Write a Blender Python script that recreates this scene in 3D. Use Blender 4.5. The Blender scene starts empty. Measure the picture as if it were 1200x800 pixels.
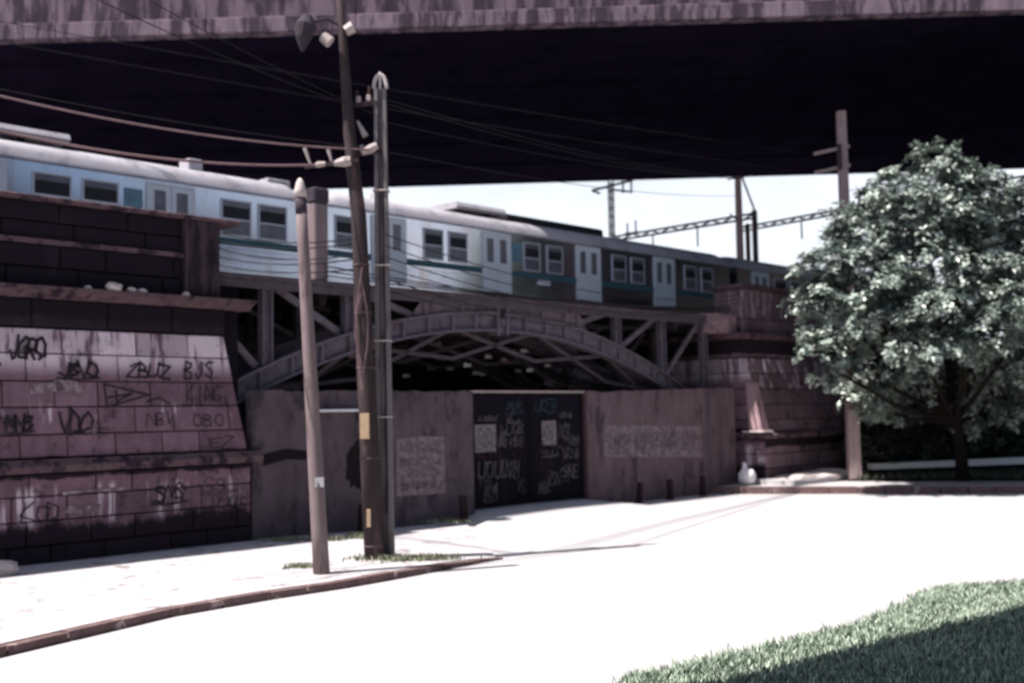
import bpy, math, random
from mathutils import Vector, Matrix
random.seed(7)
S = bpy.context.scene
COL = S.collection
pi = math.pi

# ------------------------------------------------------------------ frames
ORG = Vector((-7.109, 29.701, 0.0))            # foot of the left pier's corner
ANG = math.radians(46.212)                     # heading of the railway
DV = Vector((math.cos(ANG), math.sin(ANG), 0)) # along the railway
NV = Vector((-DV.y, DV.x, 0))                  # across it, away from the street
def R(u, s, z): return ORG + DV*u + NV*s + Vector((0, 0, z))

# ------------------------------------------------------------------ materials
def new_mat(name):
    m = bpy.data.materials.new(name); m.use_nodes = True
    nt = m.node_tree; nt.nodes.clear()
    out = nt.nodes.new('ShaderNodeOutputMaterial')
    b = nt.nodes.new('ShaderNodeBsdfPrincipled')
    nt.links.new(b.outputs[0], out.inputs[0])
    return m, nt, b
class NT:
    def __init__(s, nt): s.nt = nt
    def n(s, t, **kw):
        o = s.nt.nodes.new(t)
        for k, v in kw.items(): setattr(o, k, v)
        return o
    def put(s, sock, v):
        if hasattr(v, 'is_output') or isinstance(v, bpy.types.NodeSocket): s.nt.links.new(v, sock)
        else: sock.default_value = v
    def math(s, op, a, b=0.0, c=0.0, clamp=False):
        o = s.n('ShaderNodeMath', operation=op); o.use_clamp = clamp
        s.put(o.inputs[0], a); s.put(o.inputs[1], b); s.put(o.inputs[2], c); return o.outputs[0]
    def mix(s, f, a, b, mode='MIX'):
        o = s.n('ShaderNodeMix', data_type='RGBA', blend_type=mode)
        s.put(o.inputs[0], f)
        s.put(o.inputs[6], a if not isinstance(a, tuple) else (*a, 1)[:4])
        s.put(o.inputs[7], b if not isinstance(b, tuple) else (*b, 1)[:4]); return o.outputs[2]
    def coord(s, kind='Object', scale=(1, 1, 1), rot=(0, 0, 0)):
        t = s.n('ShaderNodeTexCoord'); mp = s.n('ShaderNodeMapping')
        s.nt.links.new(t.outputs[kind], mp.inputs[0]); mp.inputs['Scale'].default_value = scale
        mp.inputs['Rotation'].default_value = rot
        return mp.outputs[0]
    def noise(s, vec, scale=1., detail=4., rough=.6):
        o = s.n('ShaderNodeTexNoise'); s.put(o.inputs['Vector'], vec)
        o.inputs['Scale'].default_value = scale; o.inputs['Detail'].default_value = detail
        o.inputs['Roughness'].default_value = rough; return o.outputs[0]
    def rng(s, v, a, b, c=0., d=1., smooth=True):
        o = s.n('ShaderNodeMapRange'); o.clamp = True
        if smooth: o.interpolation_type = 'SMOOTHSTEP'
        s.put(o.inputs[0], v)
        for i, q in enumerate((a, b, c, d)): s.put(o.inputs[i+1], q)
        return o.outputs[0]
    def height(s):
        g = s.n('ShaderNodeNewGeometry'); x = s.n('ShaderNodeSeparateXYZ')
        s.nt.links.new(g.outputs['Position'], x.inputs[0]); return x.outputs[2]
    def island(s):
        return s.n('ShaderNodeNewGeometry').outputs['Random Per Island']
    def bump(s, b, h, strength=.3, dist=.02):
        o = s.n('ShaderNodeBump'); o.inputs['Strength'].default_value = strength
        o.inputs['Distance'].default_value = dist; s.put(o.inputs['Height'], h)
        s.nt.links.new(o.outputs[0], b.inputs['Normal'])

def mat(name, col, rough=.8, var=.3, scale=2.5, metallic=0., second=None, amount=.5, streak=False, bump=.25, spec=.12, fine=22.):
    """mottled weathered surface: two scales of noise, an optional second (dirt / rust) colour, optional vertical runs"""
    m, nt, b = new_mat(name); q = NT(nt)
    v = q.coord('Object', (1, 1, (streak if streak is not True else .18) if streak else 1))
    n1 = q.noise(v, scale, 5); n2 = q.noise(q.coord(), fine, 3)
    f = q.math('MULTIPLY_ADD', n2, .45, q.math('MULTIPLY', n1, .75))
    f = q.rng(f, .35, .85, 1-var, 1+var, False)
    c = q.mix(1., col, (1, 1, 1), 'MULTIPLY')
    if second:
        n3 = q.noise(q.coord('Object', (1.3, 1.1, (streak if streak is not True else .25) if streak else 1.2)), scale*.7, 6, .7)
        c = q.mix(q.rng(n3, .62-amount*.25, .72-amount*.2), col, second)
    cc = q.n('ShaderNodeVectorMath', operation='SCALE'); nt.links.new(c, cc.inputs[0]); nt.links.new(f, cc.inputs['Scale'])
    nt.links.new(cc.outputs[0], b.inputs['Base Color'])
    b.inputs['Roughness'].default_value = rough; b.inputs['Metallic'].default_value = metallic
    b.inputs['Specular IOR Level'].default_value = spec
    if bump: q.bump(b, q.math('ADD', n2, n1), bump)
    return m

def stone_mat(name, col, zs_black, zs_lime, black=(.016, .012, .018)):
    """ashlar: every block its own tint, dark bands set by height and lime runs with ragged edges of their own"""
    m, nt, b = new_mat(name); q = NT(nt)
    isl = q.island()
    n1 = q.noise(q.coord('Object', (1, 1, .6)), 2.1, 8, .72); n2 = q.noise(q.coord(), 18, 4)
    wr_ = q.noise(q.coord('Object', (3.5, 3.5, .3)), 1.6, 4, .6)
    f = q.math('ADD', q.math('MULTIPLY', isl, .5), q.math('MULTIPLY_ADD', n1, 1.2, q.math('MULTIPLY_ADD', n2, .45, q.math('MULTIPLY', wr_, .5))))
    f = q.rng(f, .65, 1.85, .28, 1.75, False)
    sc = q.n('ShaderNodeVectorMath', operation='SCALE'); sc.inputs[0].default_value = col; nt.links.new(f, sc.inputs['Scale'])
    c = sc.outputs[0]
    z = q.height()
    runs = q.noise(q.coord('Object', (2.6, 2.6, .22)), 1.3, 5, .65)
    for (z0, z1, z2, z3, th) in zs_lime:
        w = q.math('MULTIPLY', q.rng(z, z0, z1), q.rng(z, z2, z3, 1, 0))
        k = q.math('MULTIPLY', q.rng(runs, th, th+.12), w)
        k = q.math('MULTIPLY', k, q.rng(isl, 0, 1, .5, .95))
        c = q.mix(k, c, (.74, .62, .68))
    band_noise = q.noise(q.coord('Object', (1.1, 1.1, .35)), 1.1, 6, .7)
    for (z0, z1, z2, z3, th) in zs_black:  # darker bands at set heights, edges broken by noise
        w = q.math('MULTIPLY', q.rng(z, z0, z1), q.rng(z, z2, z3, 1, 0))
        k = q.rng(q.math('ADD', q.math('MULTIPLY', band_noise, .9), q.math('MULTIPLY', w, .55)), th, th+.16)
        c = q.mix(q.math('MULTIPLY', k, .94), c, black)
    patch = q.noise(q.coord('Object', (.9, .9, .9)), 1.5, 6, .75)
    c = q.mix(q.rng(patch, .53, .70, 0, .85), c, black)
    nt.links.new(c, b.inputs['Base Color'])
    b.inputs['Roughness'].default_value = .9; b.inputs['Specular IOR Level'].default_value = .06
    q.bump(b, q.math('ADD', n2, n1), .5, .03)
    return m

M = {}
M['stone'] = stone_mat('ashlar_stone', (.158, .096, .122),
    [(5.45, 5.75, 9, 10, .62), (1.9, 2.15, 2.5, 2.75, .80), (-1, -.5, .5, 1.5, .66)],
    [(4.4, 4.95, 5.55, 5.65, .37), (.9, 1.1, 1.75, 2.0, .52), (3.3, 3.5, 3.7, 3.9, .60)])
M['dark_stone'] = stone_mat('dark_parapet_stone', (.026, .018, .026),  # near-black stone for frieze, parapet and wall coping
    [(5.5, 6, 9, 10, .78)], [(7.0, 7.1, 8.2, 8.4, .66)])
M['right_stone'] = stone_mat('shaded_pier_stone', (.135, .092, .105),  # darker tone; the shade on the pier front is put into it
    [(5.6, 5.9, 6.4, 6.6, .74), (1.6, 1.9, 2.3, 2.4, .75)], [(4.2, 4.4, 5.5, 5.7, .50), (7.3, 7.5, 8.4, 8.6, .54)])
M['mortar'] = mat('mortar_joint', (.02, .015, .02), .95)
M['coping'] = mat('coping_stone', (.115, .074, .084), .9, .35, 3, second=(.03, .02, .03), amount=.55)
M['coping_dark'] = mat('grimy_pilaster_stone', (.062, .042, .05), .9, .5, 2.5, second=(.02, .015, .02), amount=.6, streak=True)
M['coping_pale'] = mat('pale_stone', (.30, .20, .215), .9, .4, 2.5, second=(.12,.08,.09), amount=.4)  # pale tone for sunlit blocks and bright chips, light put into the colour
M['wall_grey'] = mat('rendered_concrete_grey', (.092, .070, .083), .92, .42, 1.5, second=(.048, .036, .047), amount=.45, streak=.6, fine=34)
M['wall_brown'] = mat('rendered_concrete_brown', (.125, .086, .096), .92, .42, 1.5, second=(.058, .041, .049), amount=.42, streak=.5, fine=34)
M['whitewash'] = mat('faded_whitewash', (.19, .145, .16), .9, .5, 5, second=(.10, .074, .086), amount=.55, fine=18)
M['stain'] = mat('damp_stain', (.012, .010, .012), .9)
M['gate'] = mat('gate_sheet_metal', (.009, .008, .012), .8, .4, 2, second=(.03, .018, .018), amount=.15, streak=True, spec=.05)
M['gate_rail'] = mat('gate_rail_paint', (.36, .30, .28), .7)
M['tag_white'] = mat('white_spray_paint', (.10, .088, .10), .85, .7, 5)
M['tag_pale'] = mat('faded_spray_paint', (.075, .06, .07), .85, .5, 6)
M['tag_blue'] = mat('blue_spray_paint', (.035, .05, .065), .8, .6, 6)
M['tag_red'] = mat('red_spray_paint', (.032, .014, .016), .8, .5, 6)
M['tag_black'] = mat('black_spray_paint', (.042, .031, .04), .85, .6, 4)
M['poster'] = mat('poster_paper', (.18, .155, .165), .85, .4, 9, second=(.09, .075, .082), amount=.5, fine=35)
M['paper_white'] = mat('notice_paper', (.70, .70, .72), .8, .1, 9)
M['paper_tan'] = mat('tan_plate', (.42, .30, .20), .8, .15, 9)
M['pole'] = mat('pole_concrete', (.185, .142, .148), .85, .28, 3, streak=True, second=(.11, .08, .086), amount=.35)
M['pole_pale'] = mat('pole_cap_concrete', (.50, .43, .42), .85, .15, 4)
M['pole_band'] = mat('pole_dark_band', (.045, .035, .045), .8)
M['wood'] = mat('dark_pole_timber', (.045, .033, .036), .85, .4, 4, streak=True, second=(.09, .06, .06), amount=.3)
M['porcelain'] = mat('insulator_porcelain', (.40, .33, .32), .35, .15, 6, spec=.5)
M['iron'] = mat('bridge_iron_grey', (.118, .10, .122), .65, .35, 3, second=(.075, .045, .05), amount=.3)
M['iron_dark'] = mat('bridge_iron_dark', (.085, .07, .082), .75, .4, 3, second=(.07, .045, .048), amount=.4)  # darker iron for rear members, chord and masts
M['iron_web'] = mat('bridge_web_plate', (.15, .12, .13), .7, .4, 2.2, second=(.035, .025, .03), amount=.35, streak=True)
M['rust'] = mat('rusty_steel', (.055, .028, .03), .85, .4, 8, second=(.03, .018, .022), amount=.4)
M['deck'] = mat('deck_timber_ballast', (.03, .025, .03), .95, .4, 5)
M['steel_body'] = mat('train_stainless_side', (.64, .635, .69), .17, .12, 1.2, metallic=.97, spec=.5, second=(.58, .53, .54), amount=.35, streak=True, bump=.03)
M['train_roof'] = mat('train_roof_grey', (.36, .34, .37), .7, .18, 1.5, second=(.26, .24, .27), amount=.4, bump=.08)
M['train_door'] = mat('train_door_paint', (.58, .61, .64), .45, .08, 2, spec=.4, bump=.03)
M['train_frame'] = mat('window_frame_aluminium', (.50, .52, .56), .4, .08, 5, metallic=.3, bump=0)
M['train_teal'] = mat('teal_stripe_paint', (.05, .115, .135), .5, .15, 2, bump=.02)
M['train_dark'] = mat('underframe_black', (.02, .018, .022), .8)
M['flyover_side'] = mat('stained_concrete_fascia', (.14, .10, .13), .92, .5, 1.3, second=(.04, .028, .042), amount=.8, streak=True, fine=26)
M['flyover_lip'] = mat('fascia_lip_concrete', (.17, .125, .155), .9, .45, 2.0, second=(.05, .035, .05), amount=.75, streak=True)
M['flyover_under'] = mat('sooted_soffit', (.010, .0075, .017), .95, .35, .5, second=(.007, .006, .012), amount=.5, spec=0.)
M['dust'] = mat('sunbaked_dust', (.38, .365, .375), .95, .06, 1.2, second=(.35, .335, .345), amount=.3, fine=14)
M['road'] = mat('bleached_roadway', (.38, .365, .375), .9, .05, .5, second=(.355, .34, .35), amount=.3, fine=40, bump=.1)
M['paving'] = mat('pale_paving', (.40, .38, .39), .92, .18, 2.2, second=(.20, .175, .18), amount=.3, fine=11)
M['kerb'] = mat('kerb_granite', (.13, .085, .085), .9, .4, 3, second=(.32, .25, .24), amount=.22)
M['kerb_top'] = mat('kerb_pale_top', (.45, .38, .38), .9, .25, 3)
M['soil'] = mat('dark_soil', (.016, .015, .013), .95, .4, 3, spec=0.)
M['lawn'] = mat('lawn_soil', (.03, .036, .026), .95, .4, 5, spec=0.)
M['bark'] = mat('bark', (.014, .011, .010), .9, .4, 6, spec=.02)
M['sack'] = mat('white_plastic_sack', (.75, .72, .74), .5, .12, 5, bump=.4, spec=.5)
M['rubble'] = mat('pale_rubble', (.5, .44, .43), .9, .25, 6)
M['black_rubber'] = mat('black_insulation', (.012, .010, .012), .6, bump=0)
M['pink_wire'] = mat('weathered_cable', (.18, .12, .13), .7, .25, 3, bump=0)
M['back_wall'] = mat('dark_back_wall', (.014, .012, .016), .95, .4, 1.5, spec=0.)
M['paint_smear'] = mat('pale_paint_smear', (.30, .235, .26), .9, .5, 6, second=(.18,.12,.13), amount=.8, fine=9)
M['low_wall'] = mat('sunlit_wall_coping', (.80, .76, .74), .85, .12, 3)  # very pale, the sun on the strip is put into the colour

def glass_mat(name, col, rough=.15):
    m, nt, b = new_mat(name); q = NT(nt)
    n = q.noise(q.coord(), 3, 3)
    c = q.mix(q.rng(n, .3, .7), tuple(x*.75 for x in col), tuple(x*1.2 for x in col))
    nt.links.new(c, b.inputs['Base Color']); b.inputs['Roughness'].default_value = rough
    b.inputs['Specular IOR Level'].default_value = .5
    return m
M['glass_dark'] = glass_mat('open_window_dark', (.006, .006, .009), .7)
M['glass_grey'] = glass_mat('dusty_lower_glass', (.12, .115, .135), .3)
M['glass_blue'] = glass_mat('tinted_blue_glass', (.10, .20, .26), .3)

def leaf_mat(name, c1, c2, rough=.42, clump=0.):
    m, nt, b = new_mat(name); q = NT(nt)
    isl = q.island(); n = q.noise(q.coord(), .7, 3)
    if clump: f = q.rng(q.math('ADD', q.math('MULTIPLY', isl, .45), q.math('MULTIPLY', q.noise(q.coord(), .95, 2), 1.7)), .78, 1.4)   # pale clumps: sunlit leaf clusters put into the colour
    else: f = q.rng(q.math('ADD', q.math('MULTIPLY', isl, .7), q.math('MULTIPLY', n, .6)), .25, 1.05)
    nt.links.new(q.mix(f, c1, c2), b.inputs['Base Color'])
    b.inputs['Roughness'].default_value = rough; b.inputs['Specular IOR Level'].default_value = .6
    return m
M['pole_grey'] = mat('pole_concrete_grey', (.16, .145, .15), .85, .3, 3, streak=True, second=(.09, .078, .082), amount=.4)
M['pole_rose'] = mat('pole_concrete_rose', (.34, .25, .25), .85, .25, 3, streak=True, second=(.22, .16, .165), amount=.3)
M['bollard_rust'] = mat('bollard_rust', (.026, .014, .017), .9, .4, 8)
M['smudge'] = mat('washed_off_paint', (.050, .044, .050), .9, .8, 7, second=(.014,.012,.016), amount=.75, fine=14)
M['leaf'] = leaf_mat('glossy_leaf', (.03, .05, .042), (.42, .48, .42), .34, 1.0)
M['leaf_grey'] = leaf_mat('dusty_leaf', (.04, .05, .046), (.22, .24, .23), .45, 1.0)
M['grass'] = leaf_mat('verge_grass', (.15, .205, .15), (.46, .54, .43), .7)
M['grass_dark'] = leaf_mat('weed_grass', (.02, .026, .015), (.075, .085, .055), .7)
M['weed'] = leaf_mat('kerbside_weed', (.09, .11, .06), (.26, .27, .18), .7)

# ------------------------------------------------------------------ mesh builder
class MB:
    def __init__(s): s.v = []; s.f = []
    def add(s, vs, fs):
        o = len(s.v); s.v += [tuple(p) for p in vs]; s.f += [tuple(i+o for i in f) for f in fs]; return s
    def box(s, x0, x1, y0, y1, z0, z1):
        return s.hexa([(x0,y0,z0),(x1,y0,z0),(x1,y1,z0),(x0,y1,z0),(x0,y0,z1),(x1,y0,z1),(x1,y1,z1),(x0,y1,z1)])
    def hexa(s, p):
        return s.add(p, [(0,3,2,1),(4,5,6,7),(0,1,5,4),(1,2,6,5),(2,3,7,6),(3,0,4,7)])
    def bbox(s, x0, x1, y0, y1, z0, z1, b=.02):
        """box with chamfered edges"""
        vs = []; 
        for z, i in ((z0, b), (z0+b, 0), (z1-b, 0), (z1, b)):
            xs0, xs1, ys0, ys1 = x0+i, x1-i, y0+i, y1-i
            c = b if i == 0 else b
            vs += [(xs0+c,ys0,z),(xs1-c,ys0,z),(xs1,ys0+c,z),(xs1,ys1-c,z),(xs1-c,ys1,z),(xs0+c,ys1,z),(xs0,ys1-c,z),(xs0,ys0+c,z)]
        fs = [tuple(range(7,-1,-1)), tuple(range(24,32))]
        for k in range(3):
            for i in range(8):
                j = (i+1) % 8; fs.append((k*8+i, k*8+j, k*8+8+j, k*8+8+i))
        return s.add(vs, fs)
    def prism(s, poly, axis, a, b):
        """poly of 2d points extruded along axis (0,1,2) from a to b"""
        def P(p, t):
            return (t,p[0],p[1]) if axis == 0 else (p[0],t,p[1]) if axis == 1 else (p[0],p[1],t)
        n = len(poly)
        vs = [P(p,a) for p in poly]+[P(p,b) for p in poly]
        fs = [tuple(range(n-1,-1,-1)), tuple(range(n,2*n))]+[(i,(i+1)%n,n+(i+1)%n,n+i) for i in range(n)]
        return s.add(vs, fs)
    def tube(s, pts, r, n=8, cap=True, twist=0.):
        pts = [Vector(p) for p in pts]; k = len(pts)
        rs = r if isinstance(r, (list, tuple)) else [r]*k
        vs = []; fs = []
        prev = None
        for i, p in enumerate(pts):
            d = (pts[min(i+1,k-1)]-pts[max(i-1,0)]).normalized()
            if prev is None:
                ref = Vector((0,0,1)) if abs(d.z) < .9 else Vector((1,0,0)); a = d.cross(ref).normalized()
            else:
                a = (prev - d*prev.dot(d)).normalized()
            prev = a; b = d.cross(a)
            for j in range(n):
                t = 2*pi*j/n+twist; vs.append(p+(a*math.cos(t)+b*math.sin(t))*rs[i])
        for i in range(k-1):
            for j in range(n):
                fs.append((i*n+j, i*n+(j+1)%n, (i+1)*n+(j+1)%n, (i+1)*n+j))
        if cap: fs += [tuple(range(n-1,-1,-1)), tuple(range((k-1)*n, k*n))]
        return s.add(vs, fs)
    def bar(s, a, b, w, h, upv=(0,0,1)):
        """rectangular bar from a to b: w across, h along upv"""
        a = Vector(a); b = Vector(b); d = (b-a).normalized(); up = Vector(upv)
        x = d.cross(up).normalized(); y = x.cross(d).normalized()
        x *= w/2; y *= h/2
        return s.hexa([a-x-y,a+x-y,b+x-y,b-x-y,a-x+y,a+x+y,b+x+y,b-x+y])
    def stroke(s, pts, w, P):
        """flat painted line: pts in surface coordinates, P maps (a,b) to a point on the surface"""
        for (p, q) in zip(pts, pts[1:]):
            p = Vector(p); q = Vector(q); d = q-p
            if d.length < 1e-4: continue
            n = Vector((-d.y, d.x)).normalized()*w/2; e = d.normalized()*w*.4
            c = [p-e-n, q+e-n, q+e+n, p-e+n]
            s.add([P(*k) for k in c], [(0,1,2,3)])
        return s
    def ball(s, c, r, n=10, m=7, jit=0., sq=(1,1,1)):
        vs = []; fs = []
        for i in range(m+1):
            th = pi*i/m
            for j in range(n):
                ph = 2*pi*j/n; k = r*(1+random.uniform(-jit, jit))
                vs.append((c[0]+k*sq[0]*math.sin(th)*math.cos(ph), c[1]+k*sq[1]*math.sin(th)*math.sin(ph), c[2]+k*sq[2]*math.cos(th)))
        for i in range(m):
            for j in range(n): fs.append((i*n+j, (i+1)*n+j, (i+1)*n+(j+1)%n, i*n+(j+1)%n))
        return s.add(vs, fs)
    def build(s, name, material, parent=None, base=(0,0,0), smooth=False):
        me = bpy.data.meshes.new(name)
        if isinstance(parent, Thing): base = parent.base; par = parent.o
        else:
            par = parent
            if parent is not None and 'base_point' in BASES.get(parent.name, {}): base = BASES[parent.name]['base_point']
        bx, by, bz = base
        me.from_pydata([(x-bx, y-by, z-bz) for x, y, z in s.v], [], s.f); me.update()
        me.materials.append(M[material] if isinstance(material, str) else material)
        if smooth:
            for p in me.polygons: p.use_smooth = True
        o = bpy.data.objects.new(name, me); COL.objects.link(o)
        if par is not None: o.parent = par
        BASES[o.name] = {'base_point': tuple(base)}
        return o
BASES = {}
def tag(o, label, cat, group=None, kind=None):
    if label: o['label'] = label
    if cat: o['category'] = cat
    if group: o['group'] = group
    if kind: o['kind'] = kind
    return o
class Thing:
    """an Empty at the thing's base; parts are built in world or railway coordinates and made relative to it"""
    def __init__(s, name, label, cat, base=(0,0,0), rail=False, group=None):
        o = bpy.data.objects.new(name, None); COL.objects.link(o); o.empty_display_size = .3
        s.o = o; s.base = tuple(base)
        if rail: o.location = R(*base); o.rotation_euler = (0,0,ANG)
        else: o.location = base
        tag(o, label, cat, group)
def single(mb, name, material, label, cat, base=(0,0,0), rail=False, group=None, kind=None, smooth=False):
    o = mb.build(name, material, None, base, smooth)
    if rail: o.location = R(*base); o.rotation_euler = (0,0,ANG)
    else: o.location = base
    return tag(o, label, cat, group, kind)
def copy_tree(o, parent=None):
    c = o.copy(); COL.objects.link(c)
    if parent is not None: c.parent = parent
    for ch in [x for x in bpy.data.objects if x.parent == o]: copy_tree(ch, c)
    return c
def structure(mb, name, material, smooth=False):
    o = mb.build(name, material, None, smooth=smooth); o['kind'] = 'structure'; return o
def lerp(a, b, t): return a+(b-a)*t

def ashlar(mb, joint, uL, uR, P, courses, width, inward, seed=1, gap=.028, off=0.):
    """courses of dressed blocks between the edges uL(z), uR(z); P(a,z) gives the face point; inward is the way into the wall"""
    rr = random.Random(seed); inward = Vector(inward)
    for k, (z0, z1) in enumerate(zip(courses, courses[1:])):
        L = uR(z0)-uL(z0); n = max(1, round(L/width))
        ts = [0.]
        for i in range(n):
            t = (i+1)/n
            if i < n-1: t += rr.uniform(-.22, .22)/n + (.5/n if k % 2 else 0)
            if ts[-1]+.15/n < t < 1-.1/n or i == n-1: ts.append(min(t, 1))
        ts[-1] = 1.
        for t0, t1 in zip(ts, ts[1:]):
            g = gap/2; za, zb = z0+g, z1-g; d = rr.uniform(-.012, .012); c = .022
            def Q(t, z, da, dz, dep):
                zm_ = (z0+z1)/2
                a = (uL(z) if t == 0 else uR(z) if t == 1 else lerp(uL(zm_), uR(zm_), t))+da
                return Vector(P(a, z+dz))+inward*dep
            o = [Q(t0,za,g,0,d+c),Q(t1,za,-g,0,d+c),Q(t1,zb,-g,0,d+c),Q(t0,zb,g,0,d+c)]
            i_ = [Q(t0,za,g+c,c,d),Q(t1,za,-g-c,c,d),Q(t1,zb,-g-c,-c,d),Q(t0,zb,g+c,-c,d)]
            bk = [p+inward*.25 for p in o]
            mb.add(o+i_+bk, [(4,5,6,7),(0,1,5,4),(1,2,6,5),(2,3,7,6),(3,0,4,7),(8,9,1,0),(9,10,2,1),(10,11,3,2),(11,8,0,3)])

LET = {'A':[[(0,0),(.5,1),(1,0)],[(.2,.4),(.8,.4)]],'B':[[(0,0),(0,1),(.7,.9),(.7,.6),(0,.5),(.8,.4),(.8,.05),(0,0)]],
 'D':[[(0,0),(0,1),(.8,.75),(.8,.2),(0,0)]],'G':[[(1,.8),(.5,1),(0,.6),(.1,.1),(.7,0),(1,.4),(.5,.4)]],'I':[[(.5,0),(.5,1)]],
 'J':[[(.8,1),(.8,.2),(.4,0),(0,.25)]],'K':[[(0,0),(0,1)],[(.9,1),(0,.45),(1,0)]],'L':[[(0,1),(0,0),(.9,.05)]],
 'N':[[(0,0),(0,1),(1,0),(1,1)]],'O':[[(.5,0),(0,.3),(.1,.9),(.6,1),(1,.6),(.9,.1),(.5,0)]],'S':[[(.9,.85),(.4,1),(.05,.7),(.9,.35),(.6,0),(0,.15)]],
 'U':[[(0,1),(.05,.15),(.5,0),(.95,.15),(1,1)]],'V':[[(0,1),(.5,0),(1,1)]],'R':[[(0,0),(0,1),(.8,.85),(.7,.5),(0,.45),(.9,0)]],
 'E':[[(.9,1),(0,.95),(0,0),(.9,.05)],[(0,.5),(.7,.5)]],'M':[[(0,0),(.1,1),(.5,.3),(.9,1),(1,0)]],'Z':[[(0,1),(1,.95),(0,.05),(1,0)]]}
def write(mb, word, a, z, w, h, th, P, slant=.12, jit=.05, rr=None):
    rr = rr or random.Random(hash(word) % 999)
    cw = w/len(word)
    for i, ch in enumerate(word):
        for st in LET[ch]:
            pts = [(a+cw*(i+.1+.78*(x+rr.uniform(-jit,jit)))+slant*h*y, z+h*(y+rr.uniform(-jit,jit))) for x, y in st]
            mb.stroke(pts, th, P)
def scribble(mb, a, z, w, h, th, P, n=14, seed=1):
    """an illegible tag: jittery overlapping letter shapes with a flourish"""
    rr = random.Random(seed); k = max(3, n//3); ch = list('BDGJKNOSUVREMZ')
    for i in range(k):
        for st in LET[rr.choice(ch)]:
            pts = [(a+w*(i+.05+1.05*(x+rr.uniform(-.16,.16)))/k+.15*h*y, z+h*(y*rr.uniform(.8,1.1)+rr.uniform(-.12,.12))) for x, y in st]
            fine = [pts[0]]
            for p, q in zip(pts, pts[1:]):
                fine.append((lerp(p[0],q[0],.5)+rr.uniform(-.04,.04)*w/k, lerp(p[1],q[1],.5)+rr.uniform(-.05,.05)*h)); fine.append(q)
            mb.stroke(fine, th*rr.uniform(.6,1.1), P)
    if seed % 3 == 0: mb.stroke([(a-w*.05, z-h*.12),(a+w*.5, z-h*.18),(a+w*1.1, z-h*.05)], th*.7, P)
class Tags:
    """collects tags; each is built as one part"""
    def __init__(s, material, parent): s.m = material; s.p = parent
    def scr(s, *a): g = MB(); scribble(g, *a); return g.build('graffiti', s.m, s.p)
    def wr(s, *a): g = MB(); write(g, *a); return g.build('graffiti', s.m, s.p)
    def st(s, lines, w, P):
        g = MB()
        for l in lines: g.stroke(l, w, P)
        return g.build('graffiti', s.m, s.p)

# ================================================================== CAMERA
f_lens = 39.0
pitch = math.atan(84/1300); roll = math.radians(1.0)
fw = Vector((0, math.cos(pitch), math.sin(pitch))); up = Vector((0, -math.sin(pitch), math.cos(pitch))); rt = Vector((1,0,0))
r2 = rt*math.cos(roll)-up*math.sin(roll); u2 = up*math.cos(roll)+rt*math.sin(roll)
cam = bpy.data.cameras.new('Camera'); co = bpy.data.objects.new('Camera', cam); COL.objects.link(co)
co.matrix_world = Matrix(((r2.x,u2.x,-fw.x,0),(r2.y,u2.y,-fw.y,0),(r2.z,u2.z,-fw.z,3.4),(0,0,0,1)))
cam.lens = f_lens; cam.sensor_width = 36; cam.clip_start = .2; cam.clip_end = 3000
cam.dof.use_dof = True; cam.dof.focus_distance = 9.0; cam.dof.aperture_fstop = 1.2
S.camera = co

# ================================================================== LIGHT
EL = math.radians(60); SX, SY = -.46, -.19
sv = Vector((SX, SY, 0)).normalized()*math.cos(EL)+Vector((0,0,math.sin(EL)))
sun = bpy.data.lights.new('Sun', 'SUN'); sun.energy = 4.4; sun.angle = math.radians(.5); sun.color = (1, .95, .90)
so = bpy.data.objects.new('Sun', sun); COL.objects.link(so); so.location = sv*80
so.rotation_euler = sv.to_track_quat('Z', 'Y').to_euler()
w = bpy.data.worlds.new('World'); S.world = w; w.use_nodes = True
nt = w.node_tree; nt.nodes.clear()
out = nt.nodes.new('ShaderNodeOutputWorld'); bg = nt.nodes.new('ShaderNodeBackground'); sky = nt.nodes.new('ShaderNodeTexSky')
sky.sky_type = 'NISHITA'; sky.sun_disc = False; sky.sun_elevation = EL; sky.sun_rotation = math.atan2(SX, SY) % (2*pi)
sky.air_density = 1.0; sky.dust_density = 2.5; sky.ozone_density = 3.0
bg.inputs[1].default_value = .06
qw = NT(nt); tc = nt.nodes.new('ShaderNodeTexCoord'); sx = nt.nodes.new('ShaderNodeSeparateXYZ'); nt.links.new(tc.outputs['Generated'], sx.inputs[0])
mpw = nt.nodes.new('ShaderNodeMapping'); mpw.inputs['Scale'].default_value = (3, 3, 9); nt.links.new(tc.outputs['Generated'], mpw.inputs[0])
cl = qw.noise(mpw.outputs[0], 1.2, 5, .55)      # thin bright cloud lying low over the horizon
el_ = qw.rng(sx.outputs[2], .16, .42, 1, 0)
k_ = qw.math('MULTIPLY', qw.math('MULTIPLY', qw.rng(cl, .25, .6, .72, 1.0), el_), qw.rng(qw.math('MULTIPLY_ADD', sx.outputs[0], .55, qw.math('MULTIPLY', sx.outputs[1], .8)), .2, .6))
cs = qw.mix(k_, sky.outputs[0], (7.6, 8.0, 8.7))
nt.links.new(cs, bg.inputs[0]); nt.links.new(bg.outputs[0], out.inputs[0])
S.view_settings.view_transform = 'Standard'; S.view_settings.look = 'None'; S.view_settings.gamma = 1
S.view_settings.exposure = 1.2
S.cycles.filter_width = 1.9
S.cycles.max_bounces = 8

# ================================================================== GROUND
structure(MB().add([(-900,-300,0),(900,-300,0),(900,1500,0),(-900,1500,0)], [(0,1,2,3)]), 'ground', 'dust')
structure(MB().add([(-60,-6,.004),(70,-6,.004),(70,41,.004),(24,41.2,.004),(7.4,45.0,.004),(1.5,38.6,.004),(-6.5,29.9,.004),(-40,-2,.004)], [(0,1,2,3,4,5,6,7)]), 'road', 'road')

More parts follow.
